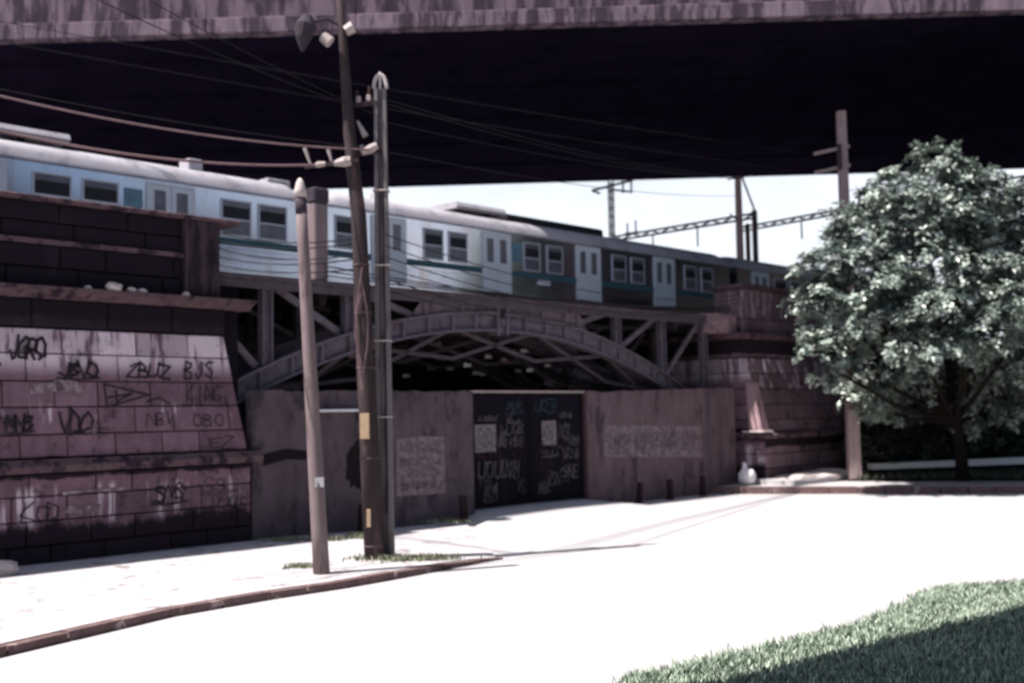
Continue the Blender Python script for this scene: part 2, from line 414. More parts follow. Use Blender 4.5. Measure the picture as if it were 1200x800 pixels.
# unseen rise added to darken the reflections in the train's steel side
vs = []; nx, ny = 24, 24; rh = random.Random(31)
for i in range(nx+1):
    for j in range(ny+1):
        x = 58+12*i; y = 34+9*j
        e = min(1, i/2)*min(1, j/1.5)*min(1, max(0, (x-.55*y-12)/25))
        top = 13.5 if y < 80 else 13.5+min(1, (y-80)/40)*55
        vs.append((x+rh.uniform(-2,2), y+rh.uniform(-2,2), -1+e*(top+3*math.sin(j*.9+i*.3)+rh.uniform(-1.5,1.5))))
structure(MB().add(vs, [(i*(ny+1)+j, (i+1)*(ny+1)+j, (i+1)*(ny+1)+j+1, i*(ny+1)+j+1) for i in range(nx) for j in range(ny)]), 'reflection_blocker', 'soil')
structure(MB().prism([(27,25),(60,25),(60,60),(46,60),(46,40.4),(27,41)], 2, -.1, .06), 'unseen_dark_ground', 'soil')  # dark ground added out of view to darken the train's reflections

# pavement on the left with its curved kerb
kerb = [(-12.5,6.2),(-9.3,12.8),(-7.42,16.44),(-5.96,19.35),(-4.6,21.0),(-3.45,22.14),(-2.5,23.3),(-1.58,24.53),(-.85,25.5),(-.29,26.21)]
def offs(pts, d):
    res = []
    for i, p in enumerate(pts):
        a = Vector(pts[max(i-1,0)]); b = Vector(pts[min(i+1,len(pts)-1)]); t = (b-a).normalized(); n = Vector((-t.y, t.x))
        res.append((p[0]+n.x*d, p[1]+n.y*d))
    return res
hk = [.15]*7+[.14,.09,.03]
inner = offs(kerb, .22)
mb = MB(); mt = MB()
jit = [random.uniform(-.012,.012) for _ in kerb]
for i in range(len(kerb)-1):
    a, b, c, d = kerb[i], kerb[i+1], inner[i+1], inner[i]
    h0, h1 = hk[i], hk[i+1]
    L = (Vector(b)-Vector(a)).length; n = max(1, round(L/.95))
    for k in range(n):
        t0, t1 = k/n+.012/L*n/n, (k+1)/n-.012/L
        j = random.uniform(-.015,.015); jo = random.uniform(-.02,.02)
        q = lambda p0, p1, t, h: (lerp(p0[0],p1[0],t)+jo, lerp(p0[1],p1[1],t)+jo, h)
        mb.hexa([q(a,b,t0,-.05),q(a,b,t1,-.05),q(d,c,t1,-.05),q(d,c,t0,-.05),q(a,b,t0,lerp(h0,h1,t0)+j),q(a,b,t1,lerp(h0,h1,t1)+j),q(d,c,t1,lerp(h0,h1,t1)+j+.003),q(d,c,t0,lerp(h0,h1,t0)+j+.003)])
structure(mb, 'kerb', 'kerb')
# pavement surface: strip between kerb and the wall, gently falling to the driveway
mb = MB(); N_ = 26
for i in range(N_):
    pass
outer = inner; m = len(outer)
wallline = [R(lerp(-22, 7.9, i/(m-1)), -.02, 0) for i in range(m)]
grid = []
for i in range(m):
    row = []
    for k in range(13):
        t = k/12; x = lerp(outer[i][0], wallline[i].x, t); y = lerp(outer[i][1], wallline[i].y, t)
        h = (hk[i]+.004 if k == 0 else lerp(hk[i]+.004, .15 if i < m-2 else .06, t))
        row.append((x, y, h+(random.uniform(-.012,.012) if 0 < k < 12 else 0)))
    grid.append(row)
vs = [p for r in grid for p in r]
structure(MB().add(vs, [(i*13+k, (i+1)*13+k, (i+1)*13+k+1, i*13+k+1) for i in range(m-1) for k in range(12)]), 'pavement', 'paving')
# sloping apron of dust in front of the gate
a = [R(6.6,-2.9,.007), R(11,-3.8,.007), R(15.6,-2.9,.007), R(8.45,-.05,.26), R(11.2,-.05,.30), R(14.1,-.05,.28), R(8.45,.34,.31), R(11.2,.34,.34), R(14.1,.34,.31), R(7.6,-.03,.007), R(15.0,-.03,.007)]
structure(MB().add(a, [(0,1,4,3),(1,2,5,4),(3,4,7,6),(4,5,8,7),(0,3,9),(2,10,5)]), 'driveway', 'dust')

# raised pavement on the right
F = [(7.55,45.45),(9.2,44.95),(13.5,43.95),(19.5,42.65),(44,37.6)]
B = [(8.3,46.4),(10.5,48.6),(15.5,53.5),(27,66),(60,62)]
mb = MB(); mk = MB()
for i in range(len(F)-1):
    mb.add([(F[i][0],F[i][1]+.2,.275),(F[i+1][0],F[i+1][1]+.2,.275),(*B[i+1],.275),(*B[i],.275)], [(0,1,2,3)])
    L = (Vector(F[i+1])-Vector(F[i])).length; n = max(1, round(L/1.1))
    for k in range(n):
        p0 = [lerp(F[i][j],F[i+1][j],k/n+.004) for j in (0,1)]; p1 = [lerp(F[i][j],F[i+1][j],(k+1)/n-.004) for j in (0,1)]
        j = random.uniform(-.015,.015)
        mk.hexa([(*p0,-.05),(*p1,-.05),(p1[0],p1[1]+.22,-.05),(p0[0],p0[1]+.22,-.05),(*p0,.27+j),(*p1,.27+j),(p1[0],p1[1]+.22,.283+j),(p0[0],p0[1]+.22,.283+j)])
structure(mb, 'pavement', 'paving'); structure(mk, 'kerb', 'kerb')
# second low step at the foot of the right pier, with spilled pale earth on it
mb = MB(); mb.hexa([R(23.9,-2.6,.2),R(32.6,-2.9,.2),R(33.2,0,.2),R(23.9,0,.2),R(23.9,-2.6,.47),R(32.6,-2.9,.47),R(33.2,0,.49),R(23.9,0,.49)])
structure(mb, 'step', 'paving')
mb = MB()
for (u, s_, r, h) in [(25.8,-1.5,.9,.12),(27.3,-1.7,1.2,.16),(28.9,-1.6,1.1,.2),(30.2,-1.8,.9,.12)]:
    p = R(u, s_, .47); mb.ball(p, r, 14, 8, .08, (1,1,h/r*1.3))
single(mb, 'earth_heap', 'rubble', 'low heap of pale earth on the step before the right pier', 'earth heap', smooth=True)
# dark planting bed under the tree
bed = [(14.2,47.4),(16.5,46.6),(20.9,45.75),(45,40.5),(70,60),(30,70),(15.3,52.5)]
structure(MB().prism(bed, 2, .2, .36), 'soil', 'soil')

# foreground verge
lawn = [(-6,3.2),(1.35,13.85),(3.2,15.3),(5.3,17.0),(6.7,18.8),(7.7,20.25),(9.6,20.75),(16,21.2),(24,20.5),(24,0),(-6,-4)]
structure(MB().prism(lawn, 2, -.05, .05), 'verge', 'lawn')
def inpoly(x, y, P):
    c = False
    for i in range(len(P)):
        (x0,y0),(x1,y1) = P[i-1], P[i]
        if (y0 > y) != (y1 > y) and x < (x1-x0)*(y-y0)/(y1-y0)+x0: c = not c
    return c
def blades(name, n, sampler, hmin, hmax, material, seed=3, w=.022):
    rr = random.Random(seed); vs = []; fs = []
    for _ in range(n):
        x, y, z = sampler(rr); h = rr.uniform(hmin, hmax); a = rr.uniform(0, 2*pi); l = rr.uniform(.1,.7)*h; b = rr.uniform(0, 2*pi)
        k = len(vs); ww = w*rr.uniform(.6,1.4)
        dx, dy = math.cos(a)*ww, math.sin(a)*ww
        vs += [(x-dx,y-dy,z),(x+dx,y+dy,z),(x+math.cos(b)*l*.4+dx*.6,y+math.sin(b)*l*.4+dy*.6,z+h*.6),(x+math.cos(b)*l,y+math.sin(b)*l,z+h)]
        fs += [(k,k+1,k+2),(k,k+2,k+3)]
    mb = MB(); mb.v = vs; mb.f = fs
    o = mb.build(name, material); return o
def lawn_pt(rr):
    while True:
        x = rr.uniform(0, 13.5); y = rr.uniform(11.5, 22.2)
        if inpoly(x, y, lawn) and (rr.random() < .9): return x, y, .045
    
o = blades('grass', 75000, lawn_pt, .05, .14, 'grass'); tag(o, 'pale sunlit grass on the verge in the near right corner', 'grass', kind='stuff')
def edge_pt(rr):
    i = rr.randrange(1, 7); t = rr.random(); x = lerp(lawn[i][0], lawn[i+1][0], t); y = lerp(lawn[i][1], lawn[i+1][1], t)
    return x+rr.gauss(0,.12), y+rr.gauss(0,.12), .02
o = blades('grass', 7000, edge_pt, .06, .2, 'grass', 5); tag(o, 'ragged fringe of taller grass along the verge edge', 'grass', kind='stuff')
spots = [(-3.2,25.6,.55,.25),(-2.5,25.3,.5,.15),(-1.9,25.4,.55,.12),(-4.6,24.3,.3,.1),(-4.9,29.6,.35,.12),(-4.2,30.2,.3,.12),(-2.2,33.9,.6,.15),(-6.0,29.6,.5,.15)]
def weed_pt(rr):
    s_ = rr.choice(spots); return rr.gauss(s_[0], s_[2]*.6), rr.gauss(s_[1], s_[3]), .14
o = blades('weeds', 2200, weed_pt, .04, .16, 'weed', 8); tag(o, 'sparse weeds at the foot of the poles and the left wall', 'weeds', kind='stuff')
def bed_pt(rr):
    while True:
        x = rr.uniform(14, 30); y = rr.uniform(42, 60)
        if inpoly(x, y, bed): return x, y, .35
o = blades('ground_cover', 9000, bed_pt, .08, .32, 'grass_dark', 9, .03); tag(o, 'dark ground cover in the planting bed beneath the tree', 'ground cover', kind='stuff')

# ================================================================== LEFT PIER
def build_pier_left():
    T = Thing('bridge_pier', 'pink stone bridge pier with graffiti and dark parapet, at the left end of the arch', 'pier', (-3,0,0), True)
    sU = lambda z: lerp(0., .40, (z-2.55)/3.05)          # battered upper face
    uRU = lambda z: lerp(.02, -.47, (z-2.55)/3.05)
    core = MB()
    core.prism([(.14,-.05),(12,-.05),(12,2.2),(.14,2.2)], 0, -17, -.05)
    core.hexa([(-17,.12,2.55),(-.14,.12,2.55),(-.14,12,2.55),(-17,12,2.55),(-17,.53,5.6),(-.62,.53,5.6),(-.62,12,5.6),(-17,12,5.6)])
    core.build('core', 'mortar', T)
    bl = MB()
    ashlar(bl, None, lambda z: -16.9, lambda z: .10, lambda a, z: (a, -.05+.01*z, z), [0,.55,1.12,1.68,2.2], 1.35, (0,1,0), 3)
    ashlar(bl, None, lambda z: -16.9, uRU, lambda a, z: (a, sU(z), z), [2.55,3.1,3.74,4.35,5.0,5.6], 1.2, (0,1,0), 8)
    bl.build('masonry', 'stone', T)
    MB().prism([(-.22,2.22),(-.26,2.38),(-.12,2.53),(3,2.53),(3,2.22)], 0, -16.95, .34).build('string_course', 'coping', T)
    fr = MB()
    ashlar(fr, None, lambda z: -16.9, lambda z: -.45, lambda a, z: (a, .36, z), [5.62,6.3], 1.6, (0,1,0), 11)
    fr.box(-16.9, -.5, .6, 12, 5.6, 6.3); fr.build('frieze', 'dark_stone', T)
    MB().prism([(.33,6.3),(.1,6.46),(-.02,6.5),(-.02,6.56),(12,6.56),(12,6.3)], 0, -17, .30).build('cornice', 'coping', T)
    pa = MB()
    ashlar(pa, None, lambda z: -16.9, lambda z: -.66, lambda a, z: (a, .45, z), [6.56,7.05,7.6], 1.9, (0,1,0), 12)
    ashlar(pa, None, lambda z: -16.9, lambda z: -.66, lambda a, z: (a, .47, z), [7.72,8.15,8.62], 1.9, (0,1,0), 13)
    pa.box(-16.9, -.7, .68, 1.3, 6.56, 8.62); pa.build('parapet', 'dark_stone', T)
    MB().box(-16.9,-.64,.38,.9,7.6,7.72).build('band', 'coping', T)
    MB().bbox(-17,.05,.28,1.42,8.62,8.74,.03).build('coping', 'coping', T)
    for u0 in (-1.66, -8.2, -14.6):
        MB().bbox(u0,u0+1.02,.28,.9,6.57,8.61,.03).build('pilaster', 'coping_dark', T)
    MB().prism([(.55,0),(12,0),(12,6.9),(.55,6.9)], 0, -16.9, -.6).build('backing', 'mortar', T)
    # graffiti on the courses, 4 mm off the stone
    P = lambda a, z: (a, sU(z)-.022, z)
    G = Tags('tag_black', T)
    G.wr('BJS', -1.75, 4.45, .9, .46, .05, P, .12, .1); G.wr('KING', -1.75, 3.84, 1.1, .42, .038, P, .12, .1); G.st([[(-1.85,3.76),(-.5,3.72),(-.55,3.95)]], .04, P)
    G.st([[(-3.9,4.28),(-2.75,4.02),(-3.85,3.72),(-3.9,4.28)],[(-3.6,4.12),(-3.6,3.85),(-3.2,4.05),(-3.85,3.95)],[(-2.8,3.85),(-2.45,3.95),(-2.2,3.8)]], .055, P)
    G.scr(-3.3,4.45,1.1,.38,.06,P,12,2); G.scr(-5.0,4.45,.9,.36,.07,P,12,3); G.scr(-6.15,4.9,.8,.5,.08,P,12,4)
    G.scr(-5.1,3.12,.8,.5,.08,P,10,5); G.scr(-6.3,3.2,.6,.38,.07,P,9,6); G.wr('OBO', -1.6, 3.2, .95, .32, .028, P); G.scr(-2.9,3.25,.8,.36,.028,P,9,7)
    G.scr(-7.0,4.3,.6,.5,.08,P,9,8)
    P2 = lambda a, z: (a, -.08+.01*z, z)
    G.scr(-2.75,1.35,.85,.42,.075,P2,11,9); G.wr('JSNS', -1.35,.85,1.3,.5,.03,P2); G.scr(-1.4,1.5,1.0,.38,.024,P2,9,12); G.scr(-6.0,1.1,.9,.42,.04,P2,9,13)
    G.scr(-1.45,2.62,1.0,.32,.028,P,9,15)
    G = Tags('paint_smear', T)
    for st_, w_, P_ in (([(-5.6,4.16),(-5.0,4.22),(-4.45,4.12)],.22,P),([(-5.1,4.33),(-4.6,4.3)],.1,P),([(-4.38,3.55),(-4.30,3.35),(-4.2,3.1)],.09,P),([(-5.0,1.72),(-4.2,1.75),(-3.5,1.73)],.08,P2),([(-4.9,1.34),(-4.5,1.3),(-4.15,1.34)],.16,P2)):
        g = MB(); g.stroke(st_, w_, P_); g.build('paint_smear','paint_smear',T)
    return T
build_pier_left()
rr = random.Random(4)
for i, (u, r, lab) in enumerate([(-4.35,.075,'small round pale stone on the left pier ledge'),(-3.72,.17,'largest pale stone on the left pier ledge, with dry leaves'),(-3.25,.10,'flat pale stone beside the largest one on the pier ledge'),(-2.95,.09,'pale stone chip right of the flat stone on the pier ledge'),(-1.75,.09,'lone pale stone on the right part of the pier ledge')]):
    single(MB().ball((u, .12, 6.56+r*.55), r, 9, 6, .22, (1.3,1,.7)), 'stone', 'rubble', lab, 'stone', (u,.12,6.56), True, 'stones on the pier ledge')
mb = MB().ball((-11.0,24.0,.26), .34, 10, 7, .12, (1.1,.8,.55))
single(mb, 'boulder', 'rubble', 'pale stone lying at the foot of the left pier by the picture edge', 'stone', (-11.0,24.0,.15))

# ================================================================== RIGHT PIER
def build_pier_right():
    T = Thing('bridge_pier', 'dark stone bridge pier behind the tree, at the right end of the arch', 'pier', (28,0,.3), True)
    sU = lambda z: lerp(-.85, -.15, (z-2.4)/3.2)
    core = MB()
    core.box(24.75, 34.4, -.75, 12, .2, 2.2)
    core.hexa([(24.7,-.68,2.4),(34.4,-.68,2.4),(34.4,12,2.4),(24.7,12,2.4),(24.7,.05,5.6),(34.4,.05,5.6),(34.4,12,5.6),(24.7,12,5.6)])
    core.box(24.7, 34.4, .2, 12, 5.6, 6.9); core.build('core', 'mortar', T)
    bl = MB(); cs = [2.42,2.95,3.6,4.25,4.95,5.6]
    ashlar(bl, None, lambda z: 24.55, lambda z: 34.6, lambda a, z: (a, sU(z), z), cs, 1.25, (0,1,0), 23)
    ashlar(bl, None, lambda z: 24.6, lambda z: 34.6, lambda a, z: (a, -.9, z), [.3,.9,1.5,2.12], 1.35, (0,1,0), 24)
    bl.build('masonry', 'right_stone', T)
    fk = MB()
    ashlar(fk, None, lambda z: 0., lambda z: 11.8, lambda a, z: (24.5, sU(z)+a, z), cs, 1.2, (1,0,0), 25)
    ashlar(fk, None, lambda z: 0., lambda z: 12.5, lambda a, z: (24.52, -.9+a, z), [.3,.9,1.5,2.12], 1.35, (1,0,0), 26)
    fk.build('flank_masonry', 'stone', T)  # paler stone than the front: the sunlit side put into the colour
    MB().bbox(23.95,24.75,-1.24,-.2,2.425,2.50,.015).build('sunlit_sill', 'pole_pale', T)  # pale tone paints sunlight onto this ledge
    MB().hexa([(24.2,-1.02,2.5),(24.78,-1.02,2.5),(24.78,-.4,2.5),(24.2,-.4,2.5),(24.36,-.52,4.55),(24.78,-.52,4.55),(24.78,-.2,4.55),(24.36,-.2,4.55)]).build('added_sun_patch', 'coping_pale', T)  # added pale block, a patch of sun put into its colour
    MB().prism([(-1.15,2.14),(-1.2,2.3),(-1.05,2.42),(3,2.42),(3,2.14)], 0, 24.2, 34.7).build('string_course', 'coping', T)
    fr = MB()
    ashlar(fr, None, lambda z: 24.55, lambda z: 34.6, lambda a, z: (a, -.08, z), [5.62,6.4], 1.6, (0,1,0), 27)
    ashlar(fr, None, lambda z: 0., lambda z: 11.8, lambda a, z: (24.5, -.08+a, z), [5.62,6.4], 1.5, (1,0,0), 28)
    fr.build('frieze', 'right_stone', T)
    MB().prism([(-.12,6.4),(-.38,6.52),(-.38,6.64),(12,6.64),(12,6.4)], 0, 23.9, 34.8).build('cornice', 'coping', T)
    pa = MB()
    ashlar(pa, None, lambda z: 24.75, lambda z: 29.3, lambda a, z: (a, .0, z), [6.64,7.3,8.62], 1.6, (0,1,0), 29)
    ashlar(pa, None, lambda z: 0., lambda z: 1.5, lambda a, z: (24.7, 0+a, z), [6.64,7.3,8.62], 1.5, (1,0,0), 30)
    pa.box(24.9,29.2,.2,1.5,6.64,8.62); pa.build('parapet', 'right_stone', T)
    MB().bbox(24.5,29.6,-.14,1.65,8.62,8.8,.03).build('coping', 'coping', T)
    MB().bbox(22.7,24.55,.25,1.3,6.65,7.45,.04).build('bearing_block', 'coping_pale', T)
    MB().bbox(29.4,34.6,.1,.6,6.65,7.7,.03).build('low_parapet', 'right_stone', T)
build_pier_right()
# earth-retaining wall of the line beyond the pier
T = Thing('retaining_wall', 'dark railway retaining wall in deep shade behind the tree', 'wall', (50,2,0), True)
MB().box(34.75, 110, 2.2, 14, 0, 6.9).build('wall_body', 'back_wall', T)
MB().box(34.8, 110, 2.0, 2.7, 6.9, 7.1).build('coping', 'dark_stone', T)
# low wall between pier and picture edge; its pale coping paints a sunlit strip
a = Vector((15.7,48.9,.3)); b = Vector((34.0,52.8,.3)); d = (b-a).normalized(); n = Vector((-d.y,d.x,0))
T = Thing('low_wall', 'low dark wall with a sunlit strip painted on its coping, behind the tree trunk', 'wall', tuple(a))
def strip(off, wd, za, zb, zc, zd):
    p = a-n*0; q = b
    return MB().hexa([p+n*off+Vector((0,0,za)),q+n*off+Vector((0,0,za)),q+n*(off+wd)+Vector((0,0,za)),p+n*(off+wd)+Vector((0,0,za)),
        p+n*off+Vector((0,0,zb)),q+n*off+Vector((0,0,zc)),q+n*(off+wd)+Vector((0,0,zc)),p+n*(off+wd)+Vector((0,0,zb))])
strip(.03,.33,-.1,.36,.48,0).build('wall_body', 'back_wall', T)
MB().hexa([a+Vector((0,0,.365)),b+Vector((0,0,.485)),b+n*.4+Vector((0,0,.485)),a+n*.4+Vector((0,0,.365)),a+n*.05+Vector((0,0,.60)),b+n*.05+Vector((0,0,.82)),b+n*.4+Vector((0,0,.84)),a+n*.4+Vector((0,0,.62))]).build('coping', 'low_wall', T)

# ================================================================== CLOSURE WALLS AND GATE
def P_wall(a, z): return (a, -.005, z)
T = Thing('concrete_wall', 'grey concrete wall with a faded whitewashed square, left of the gate', 'wall', (4.2,0,0), True)
prof = [.0,1.3,2.9,4.4,5.9,7.3,8.4]
mb = MB(); tops = [4.13+random.uniform(-.03,.03) for _ in range(30)]
mb.prism([(.15,-.1)]+[(8.4,-.1),(8.4,4.12)]+[(8.4-.35*i, tops[i]) for i in range(1,23)]+[(.15,4.12)], 1, 0, .3); wl = mb.build('wall_body', 'wall_grey', T)
MB().prism([(5.15,.98),(7.15,.94),(7.12,2.7),(6.2,2.74),(5.2,2.68)], 1, -.004, .05).build('painted_panel', 'whitewash', T)
g = MB(); Pw = lambda a, z: (a, -.008, z)
for k in range(4): scribble(g, 5.3, 1.15+k*.38, 1.6, .22, .03, Pw, 16, 40+k)
g.build('faded_lettering', 'wall_grey', T)
st = MB(); pts = []
for i in range(28):
    t = 2*pi*i/28; r = .62*(1+random.uniform(-.16,.16)); pts.append((3.75+r*.75*math.cos(t), 1.95+r*1.15*math.sin(t)))
st.prism(pts, 1, -.004, .05); st.build('damp_patch', 'stain', T)
MB().prism([(0.5,2.1),(1.3,2.25),(1.9,2.2),(2.0,2.45),(1.2,2.55),(.4,2.4)],1,-.004,.05).build('damp_patch', 'stain', T)
T2 = Thing('ledge_shelf', 'narrow white shelf jutting from the left concrete wall behind the poles', 'shelf', (3.1,0,3.4), True)
MB().bbox(1.9,4.05,-.28,-.002,3.53,3.60,.012).build('shelf_board', 'paper_white', T2)
for u in (2.2,3.7): MB().box(u,u+.06,-.2,-.003,3.3,3.53).build('bracket', 'rust', T2)

T = Thing('concrete_wall', 'brown concrete wall with a long faded painted panel, right of the gate', 'wall', (18.8,0,0), True)
mb = MB(); mb.prism([(14.13,-.1),(23.75,-.1),(23.75,4.3)]+[(23.75-.42*i, 4.3-.008*i+random.uniform(-.03,.03)) for i in range(1,23)]+[(14.13,4.16)], 1, 0, .3); mb.build('wall_body', 'wall_brown', T)
MB().prism([(15.0,1.75),(21.2,1.5),(21.25,2.75),(18,2.85),(15.05,2.9)], 1, -.004, .05).build('painted_panel', 'whitewash', T)
g = MB()
for k, (a0, w_) in enumerate([(15.3,1.1),(16.8,1.3),(18.4,1.2),(19.8,1.2)]):
    scribble(g, a0, 1.95, w_, .65, .05, Pw, 12, 60+k); scribble(g, a0, 2.1, w_*.8, .5, .04, Pw, 9, 70+k)
g.build('faded_lettering', 'wall_brown', T)
for u in (21.6,22.5): MB().box(u,u+.32,-.022,.02,0,4.2).build('rib', 'wall_grey', T)

T = Thing('gate', 'black double-leaf metal gate covered in posters and white graffiti', 'gate', (11.27,.2,.3), True)
MB().bar((8.42,.16,4.12),(14.1,.16,4.12),.10,.07).build('gate_rail', 'gate_rail', T)
for u in (8.41,14.03): MB().box(u,u+.09,.12,.26,.32,4.08).build('gate_post', 'rust', T)
Pg = lambda a, z: (a, .133, z)
def leaf(u0, u1, seed):
    mb = MB(); mb.box(u0,u1,.2,.23,.36,4.05)
    mb.box(u0,u0+.07,.165,.199,.36,4.05); mb.box(u1-.07,u1,.165,.199,.36,4.05)
    for z in (.36,2.1,3.98): mb.box(u0+.072,u1-.072,.168,.199,z,z+.07)
    k = u0+.45
    while k < u1-.2: mb.box(k,k+.03,.185,.199,.44,2.09); k += .42
    return mb.build('gate_leaf', 'gate', T)
Pg = lambda a, z: (a, .158, z)
def wr(words, m, parent, th):
    G = Tags(m, parent)
    for (wd, a, z, w_, h) in words:
        if wd.startswith('#'): G.scr(a, z, w_, h, th*.8, Pg, 9+int(a*3) % 5, int(a*100+z*10))
        else: G.wr(wd, a, z, w_, h, th, Pg)
L1 = leaf(8.52,11.24,1); L2 = leaf(11.28,14.02,2)
L1['label'] = 'left gate leaf with a pale square poster'; L2['label'] = 'right gate leaf with a smaller pale poster'
p = MB().bbox(8.62,9.6,.160,.166,2.15,3.05,.002).build('poster', 'poster', L1)
g = MB(); Pp = lambda a, z: (a, .155, z)
write(g, 'OO', 8.75, 2.4, .7, .5, .05, Pp, 0, .03)
g.build('poster_print', 'wall_grey', p)
p = MB().bbox(11.85,12.6,.160,.166,2.28,3.12,.002).build('poster', 'poster', L2)
g = MB()
write(g, 'OJ', 11.97, 2.45, .5, .5, .05, Pp, 0, .03)
g.build('poster_print', 'wall_grey', p)
wr([('#',8.8,3.2,.8,.14),('#',9.7,2.3,.35,.6),('#',10.1,2.7,.8,.4),('#',10.25,2.3,.6,.35),('UOUL',8.7,1.3,1.5,.55),('#',10.0,1.25,.6,.6),('#',9.0,.6,.55,.5)], 'tag_white', L1, .045)
wr([('#',10.1,3.45,.75,.4)], 'tag_blue', L1, .05); wr([('#',8.7,1.95,.9,.2),('#',10.3,1.9,.5,.5)], 'tag_red', L1, .05)
wr([('#',12.75,3.2,.7,.2),('#',12.7,2.5,.55,.5),('#',13.3,2.3,.5,.3),('#',11.9,1.9,.7,.2),('#',12.9,1.75,.9,.4),('#',12.1,.9,.6,.5),('SNE',12.85,1.1,.9,.45),('#',11.6,.7,.6,.35)], 'tag_white', L2, .04)
wr([('#',11.5,3.4,1.1,.5)], 'tag_blue', L2, .06); wr([('#',11.5,1.5,.4,.9)], 'tag_red', L2, .05)

# older, half washed-off layers of paint on both leaves
rg = random.Random(77)
for (lo, a0, a1) in ((L1,8.65,11.1),(L2,11.4,13.9)):
    for k in range(7):
        a_ = rg.uniform(a0, a1-.7); z_ = rg.uniform(.6, 3.1); g = MB(); w_ = rg.uniform(.4,.8); h_ = rg.uniform(.25,.5)
        Pq = lambda a, z: (a, .1605, z)
        pts = [(a_+w_*rg.random(), z_+h_*rg.random()) for _ in range(9)]
        g.stroke(pts, rg.uniform(.05,.11), Pq); g.build('paint_smudge', 'smudge', lo)
# bollards
T = Thing('bollard', 'rusty rail bollard by the left wall, behind the short pale pole', 'bollard', (1.83,-.45,.12), True, 'rusty rail bollards along the wall')
pb = MB(); pb.bbox(1.83-.07,1.83+.07,-.52,-.36,.1,.88,.012); pb.box(1.83-.12,1.83+.12,-.54,-.52,.1,.87); pb.build('post', 'bollard_rust', T)
MB().bbox(1.70,1.96,-.58,-.32,.1,.16,.01).build('foot', 'rust', T)
for (u, s_, lab, tz) in [(3.46,-.45,'rusty rail bollard by the damp patch left of the dark timber pole',.03),(7.43,-.5,'rusty rail bollard just left of the gate',-.03),
        (16.41,-.45,'leaning rusty bollard, nearest the gate of the three by the right wall',.07),(18.43,-.4,'middle rusty bollard of the three along the right wall',-.02),(20.54,-.45,'rusty bollard by the right wall, beside the raised kerb end',.02)]:
    c = copy_tree(T.o); c.location = R(u, s_, .12 if u < 8 else .02); c.rotation_euler = (tz, tz*.7, ANG+tz*4); c['label'] = lab
# white sack
mb = MB()
p = R(23.35,-.75,.27)
mb.ball((p.x,p.y,p.z+.36), .44, 16, 10, .07, (.85,.8,.82)); mb.tube([(p.x-.06,p.y,p.z+.62),(p.x-.1,p.y,p.z+.82),(p.x-.05,p.y,p.z+.92)],[.16,.07,.12],8)
single(mb, 'sack', 'sack', 'white stuffed plastic sack at the end of the right wall', 'sack', tuple(p), smooth=True)

# ================================================================== IRON ARCH BRIDGE
T = Thing('railway_bridge', 'old grey iron arch railway bridge spanning above the gate', 'bridge', (10.5,2,4), True)
UC, ZC, KA = 10.5, 6.82, .0222
zt = lambda u: ZC-KA*(u-UC)**2
def arch_rib(s0, s1, dep, fl, u0, u1, n, mat_, name):
    mb = MB(); us = [lerp(u0,u1,i/n) for i in range(n+1)]
    for a, b in zip(us, us[1:]):
        for (sa, sb, o0, o1) in ((s0+fl, s0+fl+.05, -dep, 0), (s0, s1, -.06, .02), (s0, s1, -dep-.02, -dep+.06)):
            mb.hexa([(a,sa,zt(a)+o0),(b,sa,zt(b)+o0),(b,sb,zt(b)+o0),(a,sb,zt(a)+o0),(a,sa,zt(a)+o1),(b,sa,zt(b)+o1),(b,sb,zt(b)+o1),(a,sb,zt(a)+o1)])
    # rivets along both flanges
    if name == 'arch_rib' and s0 < 1:
        k = u0
        while k < u1:
            for o0 in (-.14, -dep+.14): mb.box(k-.025,k+.025,s0+fl-.02,s0+fl-.001,zt(k)+o0-.025,zt(k)+o0+.025)
            k += .22
        for k in range(1, 11):
            u = lerp(u0,u1,k/11); mb.box(u-.05,u+.05,s0+.02,s0+fl-.001,zt(u)-dep+.07,zt(u)-.07)
    return mb.build(name, mat_, T)
arch_rib(.65,1.05,.62,.14,-1.2,10.33,24,'iron','arch_rib'); arch_rib(.65,1.05,.62,.14,10.67,22.2,24,'iron','arch_rib')
for s0 in (3.2,5.9,8.6): arch_rib(s0,s0+.3,.5,.12,-1.2,22.2,30,'iron','rear_arch_rib')
hb = MB().box(10.22,10.34,.6,1.1,6.05,7.05).box(10.66,10.78,.6,1.1,6.05,7.05).tube([(10.5,.6,6.5),(10.5,1.1,6.5)],.13,12)
hb.prism([(10.35,6.15),(10.65,6.15),(10.56,6.5),(10.44,6.5)],1,.7,1.0); hb.build('crown_hinge','iron',T)
for (a, b) in ((7.1,10.28),(10.72,14.6)):
    n = 8; us = [lerp(a,b,i/n) for i in range(n+1)]; mb = MB()
    for i, (p, q) in enumerate(zip(us, us[1:])):
        mb.hexa([(p,.80,zt(p)+.03),(q,.80,zt(q)+.03),(q,.86,zt(q)+.03),(p,.86,zt(p)+.03),(p,.80,7.22),(q,.80,7.22),(q,.86,7.22),(p,.86,7.22)])
    e, w_ = (a, -1) if a < 8 else (b, 1)
    mb.prism([(e,zt(e)+.03),(e+w_*.55,zt(e)-.02),(e,7.2)][::w_],1,.81,.85)
    for u in (us[0], us[4], us[8]):
        mb.box(u-.07,u+.07,.72,.799,zt(u)+.04,7.2)
        for k in range(6):
            z = lerp(zt(u)+.08,7.15,k/5); mb.box(u-.04,u-.01,.70,.719,z-.02,z+.02)
    mb.build('web_plate','iron_web',T)
